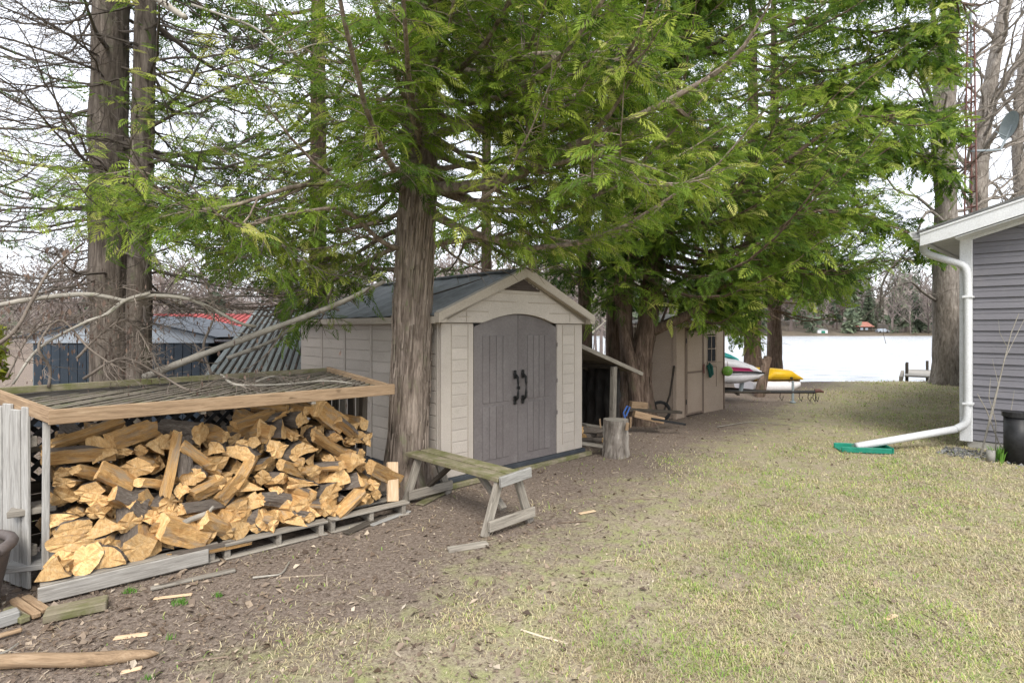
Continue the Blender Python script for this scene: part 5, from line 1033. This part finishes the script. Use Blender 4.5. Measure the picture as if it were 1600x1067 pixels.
backcedar(1210, 17.6, 'grey trunked cedar at the water edge above the yellow boat', .24, 45, [(32, (3.2, 8), (-110, 30), (2.5, 4.6), .95, .0), (30, (7, 13), (-110, 30), (2.6, 5.2), .7, 0), (8, (4, 10), (30, 200), (1.5, 3), .8, 0)], leaf=M_leafy, tone=.42)

M_cedar3 = bark('dark_grey_conifer_bark', (.05, .042, .035), (.14, .118, .10), (.25, .22, .19), moss=(.11, .12, .07))
# 4. pair of half-dead conifers at the left
for px, Z, r, label, seed, dn in ((177, 6.7, .21, 'thick dark conifer trunk of the close pair behind the firewood shelter', 51, 72), (216, 6.6, .125, 'thinner shaggy trunk of the close pair behind the firewood shelter', 52, 44)):
    b = D(px, 500, Z); b[2] = 0
    hand = () if seed == 51 else [(rel([D(216, 380, 6.6), D(260, 330, 5.6), D(330, 310, 5.0), D(420, 330, 4.7)], b), .02, .9, .10, .2), (rel([D(216, 300, 6.6), D(190, 300, 5.6), D(170, 290, 5.0), D(150, 285, 4.6)], b), .015, .9, .10, .3), (rel([D(216, 350, 6.6), D(260, 340, 6.0), D(330, 350, 5.6), D(400, 370, 5.4)], b), .02, .9, .10, .1), (rel([D(210, 190, 6.6), D(215, 170, 6.3), D(205, 140, 6.0)], b), .01, .8, .1, .2), (rel([D(216, 210, 6.6), D(290, 170, 6.2), D(380, 130, 6.0), D(440, 150, 5.8)], b), .02, .6, .14, .3), (rel([D(216, 260, 6.6), D(300, 240, 6.4), D(400, 230, 6.2), D(500, 260, 6.0)], b), .02, .6, .14, .3), (rel([D(150, 320, 5.4), D(180, 320, 5.2), D(235, 340, 4.9)], b), .012, .95, .08, .0)]
    cedar('conifer_tree', label, b, [[[0, 0, -.05], [-.03, 0, 2], [-.06, 0, 4], [-.02, 0, 6], [0, 0, 9], [0, 0, 13]] if seed == 51 else [[0, 0, -.05], [.0, 0, 2], [.05, 0, 4], [.10, 0, 6], [.1, 0, 9], [.1, 0, 12]]], [(r*1.05, r, r*.93, r*.85, r*.6, r*.2)], 'pair of conifers behind the firewood shelter', M_leafy if seed == 52 else M_leafd, M_cedar3,
          [(10, (3.2, 7), (-180, 180), (1.4, 2.6), .18, .05)], seed, .3, hand, dead=dn, deadz=(2.0, 6.8), deadL=(1.2, 3.0), tone=.52, k=26)
for px, Z, label, seed in ((-60, 11.5, 'sparse conifer whose boughs reach in from the far left edge', 53),):
    b = D(px, 500, Z); b[2] = 0
    cedar('conifer_tree', label, b, [[[0, 0, -.05], [.05, 0, 3], [0, 0, 7], [0, 0, 13]]], [(.14, .12, .09, .03)], 'sparse conifers at the left', M_leafd, M_cedar2, [(24, (3., 10), (-100, 60), (1.8, 4.), .3, .0)], seed, .2, (), dead=22, deadz=(2., 9), deadL=(1.5, 4.), tone=.35, k=14, ds=.16, fr=(.18, .3), lodd=(4, 8), gap=.11, l2=.6)

# 5. leafless hardwoods by the house and the shore
def hardwood(label, base, pts, rads, seed, nb, zr, az, Lr, m=M_hard, hand=()):
    q = np.random.default_rng(seed); base = np.array(base, float); e = empty('bare_tree', base, 0, label, 'tree', 'leafless hardwoods'); A = Acc(); P, r = trunk(A, pts, rads, 26, .05, .35, seed); A.obj('trunk', m, e, True); tw = Acc()
    for j in range(nb+len(hand)):
        if j < len(hand): Q = bez(hand[j][0], 12); r0 = hand[j][1]; L = np.linalg.norm(np.diff(Q, axis=0), axis=1).sum()
        else:
            zz = q.uniform(*zr); s = np.array([np.interp(zz, P[:, 2], P[:, i]) for i in range(3)]); a = R(q.uniform(*az)); L = q.uniform(*Lr); d = np.array([math.cos(a), math.sin(a), 0]); Q = limb_path(s, d, L, q.uniform(.2, .9), -.05, q, 12, .1); r0 = .012*L+.015
        A = Acc(); tube(A, Q, np.linspace(r0, r0*.25, 12), 8); A.obj('limb', m, e, True)
        for k in range(int(L*3.2)):
            s = q.integers(2, 12); u = (Q[s]-Q[s-1]); u /= np.linalg.norm(u); u = u+q.normal(size=3)*.6+[0, 0, .15]; u /= np.linalg.norm(u); l = L*q.uniform(.15, .4); B = limb_path(Q[s], u, l, q.normal()*.15, q.uniform(-.1, .1), q, 6, .12); tube(tw, B, np.linspace(r0*.3, .006, 6), 4); deadtwigs(tw, B, q, 3, l*.45, .006, 2)
    tag(tw.obj('twigs', m, e), None, None, None, 'stuff'); return e
b = D(1482, 500, 16.9); b[2] = 0
hand = [(rel([D(1462, 470, 16.9), D(1440, 455, 16.5), D(1420, 440, 16), D(1385, 460, 15.6), D(1375, 480, 15.5)], b), .05), (rel([D(1470, 400, 16.9), D(1440, 410, 16.4), D(1405, 405, 16), D(1380, 440, 15.8), D(1376, 470, 15.8)], b), .06), (rel([D(1478, 350, 16.9), D(1450, 330, 16), D(1430, 370, 15.5), D(1400, 420, 15)], b), .05),
        (rel([D(1470, 300, 16.9), D(1462, 200, 16.6), D(1466, 100, 16.5), D(1452, -20, 16.5)], b), .17), (rel([D(1482, 200, 17), D(1490, 100, 17), D(1487, 0, 17), D(1500, -100, 17)], b), .14)]
hardwood('massive grey hardwood trunk at the shore just left of the house corner', b, rel([b-[0, 0, .1], D(1480, 520, 16.9), D(1478, 400, 16.9), D(1478, 250, 16.9), D(1480, 100, 17), D(1490, -120, 17)], b), (.42, .35, .32, .24, .19, .15), 61, 16, (4, 10), (-200, 20), (2, 4), hand=hand)
b = D(1530, 500, 21); b[2] = 0
hardwood('leaning grey hardwood rising behind the rusty antenna tower', b, rel([b-[0, 0, .1], D(1528, 420, 21), D(1530, 260, 21), D(1548, 130, 21), D(1566, 30, 21), D(1590, -120, 21)], b), (.34, .31, .28, .22, .18, .12), 62, 22, (5, 13), (-180, 60), (2.5, 5.5), hand=[(rel([D(1560, 70, 21), D(1580, 0, 21), D(1620, -100, 21)], b), .12), (rel([D(1540, 180, 21), D(1600, 80, 21), D(1640, 20, 21)], b), .13), (rel([D(1534, 240, 21), D(1570, 190, 20), D(1610, 160, 20), D(1660, 140, 20)], b), .1)])
b = D(1600, 500, 23); b[2] = 0
hardwood('bare hardwood mostly hidden behind the house roof at the right edge', b, rel([b-[0, 0, .1], D(1597, 350, 23), D(1590, 200, 23), D(1605, 50, 23), D(1630, -100, 23)], b), (.25, .22, .18, .14, .08), 63, 22, (5, 12), (-200, 30), (2.5, 5))
print('fronds tris', TRI)
# ---------------------------------------------------------------- fallen branches and vines over the shelter
q = np.random.default_rng(77)
def vine(label, pts, r0, r1, m=M_limb, ntw=10, tl=.5, leaves=0, cat='branch', grp='bare branches over the firewood shelter'):
    P = bez([D(*p) for p in pts], 24); b = P[0].copy(); e = empty('bare_branch', b, 0, label, cat, grp); A = Acc(); tube(A, P-b, np.linspace(r0, r1, 24)*(1+.08*q.normal(size=24)), 8); A.obj('stem', m, e, True); A = Acc()
    if ntw: deadtwigs(A, P-b, q, ntw, tl, max(.0035, r1*.5), 5); tag(A.obj('twigs', M_twig, e), None, None, None, 'stuff')
    if leaves:
        A = Acc(); idx = q.integers(2, 24, leaves)
        for i in idx:
            c = P[i]-b+q.normal(size=3)*[.16, .12, .13]; h = q.uniform(.025, .06); w = h*q.uniform(.12, .26); d = q.normal(size=3)*[1, 1, .2]; d /= np.linalg.norm(d); A.add([c, c+d*w-[0, 0, h*.5], c-[0, 0, h]+d*w*.3, c-d*w-[0, 0, h*.45]], [(0, 1, 2), (0, 2, 3)], 0, q.random())
        A.obj('dry_leaves', M_dryleaf, e)
vine('thick pale fallen limb slanting up from the shelter roof towards the big cedar', [(225, 590, 4.9), (280, 568, 4.95), (340, 545, 5.05), (440, 508, 5.2), (520, 478, 5.35), (600, 440, 5.5)], .034, .022, ntw=8, tl=.4)
vine('long thin pale branch crossing in front of the pair of conifers', [(-30, 482, 4.3), (60, 466, 4.4), (140, 460, 4.5), (200, 470, 4.6), (232, 462, 4.6), (290, 466, 4.7), (330, 482, 4.8), (375, 505, 4.9), (400, 510, 5.)], .02, .013, ntw=16, tl=.55, leaves=40)
vine('forked pale branch dropping across the conifer trunks to the shelter roof', [(235, 458, 4.6), (195, 470, 4.5), (165, 492, 4.4), (130, 505, 4.3), (60, 545, 4.2), (20, 600, 4.1)], .016, .008, ntw=14, tl=.5, leaves=50)
vine('thin brown branch with hanging dry leaves at the far left', [(-40, 560, 4.0), (20, 520, 4.1), (50, 470, 4.2), (80, 420, 4.3), (130, 380, 4.4)], .016, .007, M_twig, 16, .6, 90)
vine('crooked vine arching up from the roof rail in front of the navy shed', [(76, 605, 4.2), (78, 575, 4.2), (60, 540, 4.1), (95, 500, 4.3), (140, 545, 4.3), (190, 575, 4.4), (215, 560, 4.5)], .011, .006, M_twig, 22, .5, 60)
vine('twiggy vine heaped on the middle of the shelter roof', [(130, 592, 4.3), (190, 560, 4.4), (250, 585, 4.5), (300, 610, 4.4), (350, 590, 4.7), (395, 600, 4.8)], .011, .005, M_twig, 30, .4, 40)
vine('pale thin branch lying along the right half of the shelter roof', [(345, 585, 4.9), (365, 600, 4.6), (400, 602, 4.7), (450, 600, 5.), (510, 595, 5.2), (560, 600, 5.2)], .012, .006, M_limb, 26, .35, 20)
vine('tangle of fine grey twigs on the right part of the shelter roof', [(400, 596, 4.9), (430, 588, 5.1), (470, 600, 5.1), (520, 590, 5.4), (548, 604, 5.2)], .009, .004, M_limb, 40, .32, 20)
vine('brown twig tangle hanging over the back rail before the thick trunk', [(120, 560, 4.5), (160, 520, 4.6), (200, 500, 4.7), (230, 540, 4.7), (250, 580, 4.7)], .010, .004, M_twig, 40, .42, 90)
vine('arching brown vine left of the pair of conifers', [(10, 590, 4.3), (50, 520, 4.5), (110, 490, 4.6), (150, 540, 4.6), (170, 590, 4.6)], .009, .004, M_twig, 34, .42, 80)
vine('vine of dry leaves rising beside the tin roof', [(330, 585, 5.4), (318, 540, 5.5), (335, 490, 5.6), (320, 440, 5.6), (300, 400, 5.7)], .014, .006, M_twig, 20, .5, 40)
vine('grey branch leaning on the tin roof towards the large shed', [(355, 560, 6.2), (420, 535, 6.4), (470, 505, 6.6), (520, 478, 6.8)], .025, .012, M_limb, 10, .4)
vine('long white dead branch hanging high at the upper left', [(300, 8, 4.6), (350, 25, 4.5), (400, 45, 4.4), (445, 82, 4.3), (490, 70, 4.4), (530, 64, 4.5)], .011, .005, M_limb, 8, .3)
vine('thick pale broken limb poking down from the upper left frame', [(220, -25, 4.7), (255, 5, 4.6), (290, 28, 4.5)], .035, .022, M_limb, 2, .2)
A = Acc()
for k in range(1500):
    c = D(q.uniform(0, 14), q.uniform(510, 590), q.uniform(7.5, 8.2)) + [q.uniform(-1, 0), 0, 0]; d = q.normal(size=(2, 3))*.05; A.add([c-d[0], c+d[1], c+d[0]], [(0, 1, 2)], 0, q.random())
e = empty('yellow_bush', D(-40, 620, 7.8)*[1, 1, 0], 0, 'yellow green bush at the far left edge beside the navy shed', 'bush'); A.v = [v-np.array(e.location) for v in A.v]; A.obj('leaves', M_yshrub, e)
A = Acc(); [tube(A, [(0, 0, 0), (x*.5, 0, .7), (x, 0, 1.5)], .02, 5) for x in (-.4, -.1, .25)]; A.obj('stem', M_twig, e)
# ---------------------------------------------------------------- lawn, litter and odd bits on the ground
q = np.random.default_rng(99)
def dirtside(x, y):                      # >0 lawn, <0 dirt
    s = (x-DP[0])*DN[0]+(y-DP[1])*DN[1]; return s + (vnoise(x, y, .9, 5)-.5)*2.0 + (vnoise(x, y, 3.5, 6)-.5)*1.2
def scatter(n, near=2.2, far=19., power=1.0, wide=1.12):
    Z = near*np.exp(q.random(n)*math.log(far/near)) if power == 1 else near+(far-near)*q.random(n)**power; return (q.uniform(-1, 1, n)*.93*wide)*Z, Z
def inside(x, y):                        # footprint of things that stand on the ground
    m = np.zeros(len(x), bool); r = np.stack([x, y], -1)
    for o, X_, Y_, a in ((A0[:2], SU, SV, (-.06, WF+.12, -.07, 3.5)), (B0_[:2], SU, SV, (-.03, 1.9, -.02, 1.4)), (C0[:2], HX, HYv, (.03, 4, .04, 11)), (WO, WX, WY, (0, 2.56, .02, 1.2))):
        d = r-o; u, v = d@X_, d@Y_; m |= (u > a[0]) & (u < a[1]) & (v > a[2]) & (v < a[3])
    return m
x, y = scatter(385000); s = dirtside(x, y); pr_ = np.clip((s+.1)/1.7, .02, 1)*np.clip(1.5-1.1*vnoise(x, y, 2.6, 41)*1.1, .35, 1); k = (q.random(len(x)) < pr_) & ~inside(x, y) & (y < shore(x)+.2); x, y = x[k], y[k]; n = len(x)
h = q.uniform(.014, .036, n)*(.7+.7*vnoise(x, y, 6., 31))*(1+y*.07); w = q.uniform(.0008, .0016, n)*(1+y*.28); az = q.uniform(0, 6.283, n); lean = q.uniform(.9, 5.5, n)
grn = (vnoise(x, y, 1.3, 9)*.6+vnoise(x, y, 5, 10)*.5); isg = q.random(n) < np.clip((grn-.44)*1.5, .10, .55)
tone = np.where(isg, q.uniform(.68, 1., n), np.clip(q.normal(.44, .16, n)-.35*np.clip(vnoise(x, y, 2.1, 21)-.55, 0, 1), 0, .64)); lean = np.where(isg, lean*.6, lean)
B = np.stack([x, y, gz(x, y)+.001], -1); d = np.stack([np.cos(az), np.sin(az), 0*az], -1); sd_ = np.stack([-np.sin(az), np.cos(az), 0*az], -1)
up = (1/np.sqrt(1+lean**2)); tip = B + d*(h*lean*up)[:, None] + np.array([0, 0, 1.])*(h*up)[:, None]; mid = B*.5+tip*.5+np.array([0, 0, 1.])*(h*.25)[:, None]
V = np.stack([B-sd_*w[:, None], B+sd_*w[:, None], mid+sd_*(w*.8)[:, None], mid-sd_*(w*.8)[:, None], tip], 1).reshape(-1, 3); f = np.array([(0, 1, 2), (0, 2, 3), (3, 2, 4)]); A = Acc(); A.add(V, (f[None]+np.arange(n)[:, None, None]*5).reshape(-1, 3), 0, np.repeat(tone, 5))
tag(A.obj('lawn_grass', M_grass), 'short dry straw coloured lawn with scattered green blades', None, None, 'stuff')
# leaf litter, chips and needles on the dirt
x, y = scatter(70000, 2.2, 15.); s = dirtside(x, y); k = (q.random(len(x)) < np.clip(.66-s*.38, .075, 1)) & ~inside(x, y); x, y = x[k], y[k]; n = len(x)
sz = q.uniform(.003, .010, n)*(1+1.8*(q.random(n) < .10)); asp = q.uniform(.25, .9, n); az = q.uniform(0, 6.283, n); a1, b1 = np.stack([np.cos(az), np.sin(az), q.normal(0, .35, n)], -1), np.stack([-np.sin(az), np.cos(az), q.normal(0, .5, n)], -1)
c = np.stack([x, y, gz(x, y)+q.uniform(.003, .012, n)], -1); a1 *= sz[:, None]; b1 *= (sz*asp)[:, None]; fold = np.array([0, 0, 1.])*(sz*q.uniform(0, .5, n))[:, None]
V = np.stack([c-a1, c-b1+fold, c+a1*1.2, c+b1+fold], 1).reshape(-1, 3); f = np.array([(0, 1, 2), (0, 2, 3)]); A = Acc(); A.add(V, (f[None]+np.arange(n)[:, None, None]*4).reshape(-1, 3), 0, np.repeat(np.clip(q.normal(.52, .22, n), 0, 1), 4))
x, y = scatter(3800, 2.2, 13.); s = dirtside(x, y); k = (q.random(len(x)) < np.clip(.5-s*.5, .03, 1)) & ~inside(x, y)
for xx, yy in zip(x[k], y[k]):
    a = q.uniform(0, 6.28); L = q.uniform(.02, .09)*(1+2.5*(q.random() < .06)); dv = np.array([math.cos(a), math.sin(a), q.normal()*.06])*L; p0 = np.array([xx, yy, float(gz(xx, yy))+.006]); tube(A, [p0, p0+dv*.5+q.normal(size=3)*.004, p0+dv], L*.018+.001, 3, 0, q.uniform(.3, 1))
tag(A.obj('leaf_litter', M_litter), 'brown leaf litter and wood chips over the dirt', None, None, 'stuff')
# moss tufts by the pallets
def gbits(name, p0, p1, w, t_, m, label, cat, group=None, lift=0.):
    p0, p1 = np.array(G(*p0)), np.array(G(*p1)); mid = (p0+p1)/2; e = empty(name, (mid[0], mid[1], 0), 0, label, cat, group); z = t_/2+lift; board('plank' if cat == 'board' else 'piece', np.array([*(p0-mid)[:2], z]), np.array([*(p1-mid)[:2], z+.004]), w, t_, m, e, c=.006); return e
gbits('mossy_board', (70, 968), (168, 948), .13, .05, M_moss, 'short thick mossy board on the ground at the pallet corner', 'board')
gbits('edging_board', (235, 922), (368, 893), .045, .02, M_grey, 'grey narrow board lying on the ground in front of the middle pallet', 'board')
gbits('grey_stick', (700, 862), (762, 853), .07, .03, M_grey, 'short grey stick of wood lying on the dirt in front of the bench', 'stick')
gbits('pale_sliver', (580, 822), (640, 800), .05, .015, M_pale, 'pale sliver of board beside the right end pallet', 'board'); gbits('black_plank', (540, 835), (600, 808), .08, .02, M_dark, 'flat black plank tucked under the right end of the pallets', 'board')
gbits('ground_board', (655, 790), (690, 772), .09, .02, M_moss, 'grey plank lying on the dirt below the bench', 'board')
for i, (a, b, w, m, l) in enumerate((((22, 942), (58, 968), .045, M_pine, 'tan kindling stick beside the mossy board, left of the others'), ((40, 938), (72, 960), .045, M_pine, 'tan kindling stick nearest the mossy board'), ((12, 958), (40, 975), .05, M_moss, 'dull greenish kindling stick lowest of the small heap'), ((-20, 985), (30, 970), .09, M_pale, 'splintered pale grey chunk at the left frame edge'), ((-25, 1004), (35, 988), .03, M_pine, 'thin tan lath below the splintered chunk'))):
    gbits('kindling', a, b, w, w*.7, m, l, 'kindling', 'kindling at the pallet corner', .004)
for i, (a, b, w, l) in enumerate((((178, 998), (232, 992), .04, 'pale flat chip lying on the dirt above the big stick'), ((240, 936), (300, 930), .03, 'narrow pale splinter in front of the pallets'), ((188, 1052), (222, 1045), .03, 'small pale chip below the big stick at the bottom'), ((1383, 968), (1400, 962), .03, 'small pale chip on the lawn at the lower right'), ((905, 803), (930, 799), .04, 'pale chip on the bare ground right of the bench'))): gbits('wood_chip', a, b, w, .008, M_fresh, l, 'wood chip', 'pale chips on the ground')
A = Acc(); P = bez([G(-90, 1052)+[0, 0, .03], G(30, 1042)+[0, 0, .033], G(130, 1040)+[0, 0, .03], G(215, 1030)+[0, 0, .022], G(248, 1026)+[0, 0, .02]], 20); b = P[0].copy(); tube(A, P-b, np.interp(np.linspace(0, 1, 20), [0, .6, .9, 1], [.036, .034, .018, .004]), 10)
e = empty('fallen_stick', b, 0, 'thick pale stick lying on the dirt at the bottom left', 'stick'); A.obj('stem', M_pine, e, True)
for i, (pts, l) in enumerate((([(395, 905), (420, 902), (440, 898), (452, 880)], 'curved pale twig on the dirt in front of the middle pallet'), ([(560, 790), (620, 786), (665, 779), (700, 772)], 'long thin pale twig lying between pallet and bench'), ([(0, 1025), (15, 1018), (28, 1008)], 'short brown twig above the big stick at the left edge'), ([(1120, 668), (1180, 660), (1250, 668)], 'thin fallen twig on the far lawn near the trailer'))):
    P = bez([G(*p)+[0, 0, .012] for p in pts], 10); b = P[0].copy(); A = Acc(); tube(A, P-b, np.linspace(.009, .004, 10), 5); e = empty('ground_twig', b, 0, l, 'twig'); A.obj('stem', M_limb, e)
A = Acc()
for px, py, r, n in ((203, 925, .05, 50), (282, 942, .06, 70), (340, 932, .03, 25), (232, 1062, .03, 20), (265, 1000, .03, 15)):
    c = G(px, py)
    for _ in range(n): a = q.uniform(0, 6.28); rr = r*q.random(); p = c+[rr*math.cos(a), rr*math.sin(a)*.7, 0]; t_ = p+[q.normal()*.012, q.normal()*.012, q.uniform(.015, .04)]; A.add([p-[.003, 0, 0], p+[.003, 0, 0], t_], [(0, 1, 2)], 0, q.random())
tag(A.obj('moss_tufts', M_green2), 'little bright green tufts in the dirt by the pallets', None, None, 'stuff')
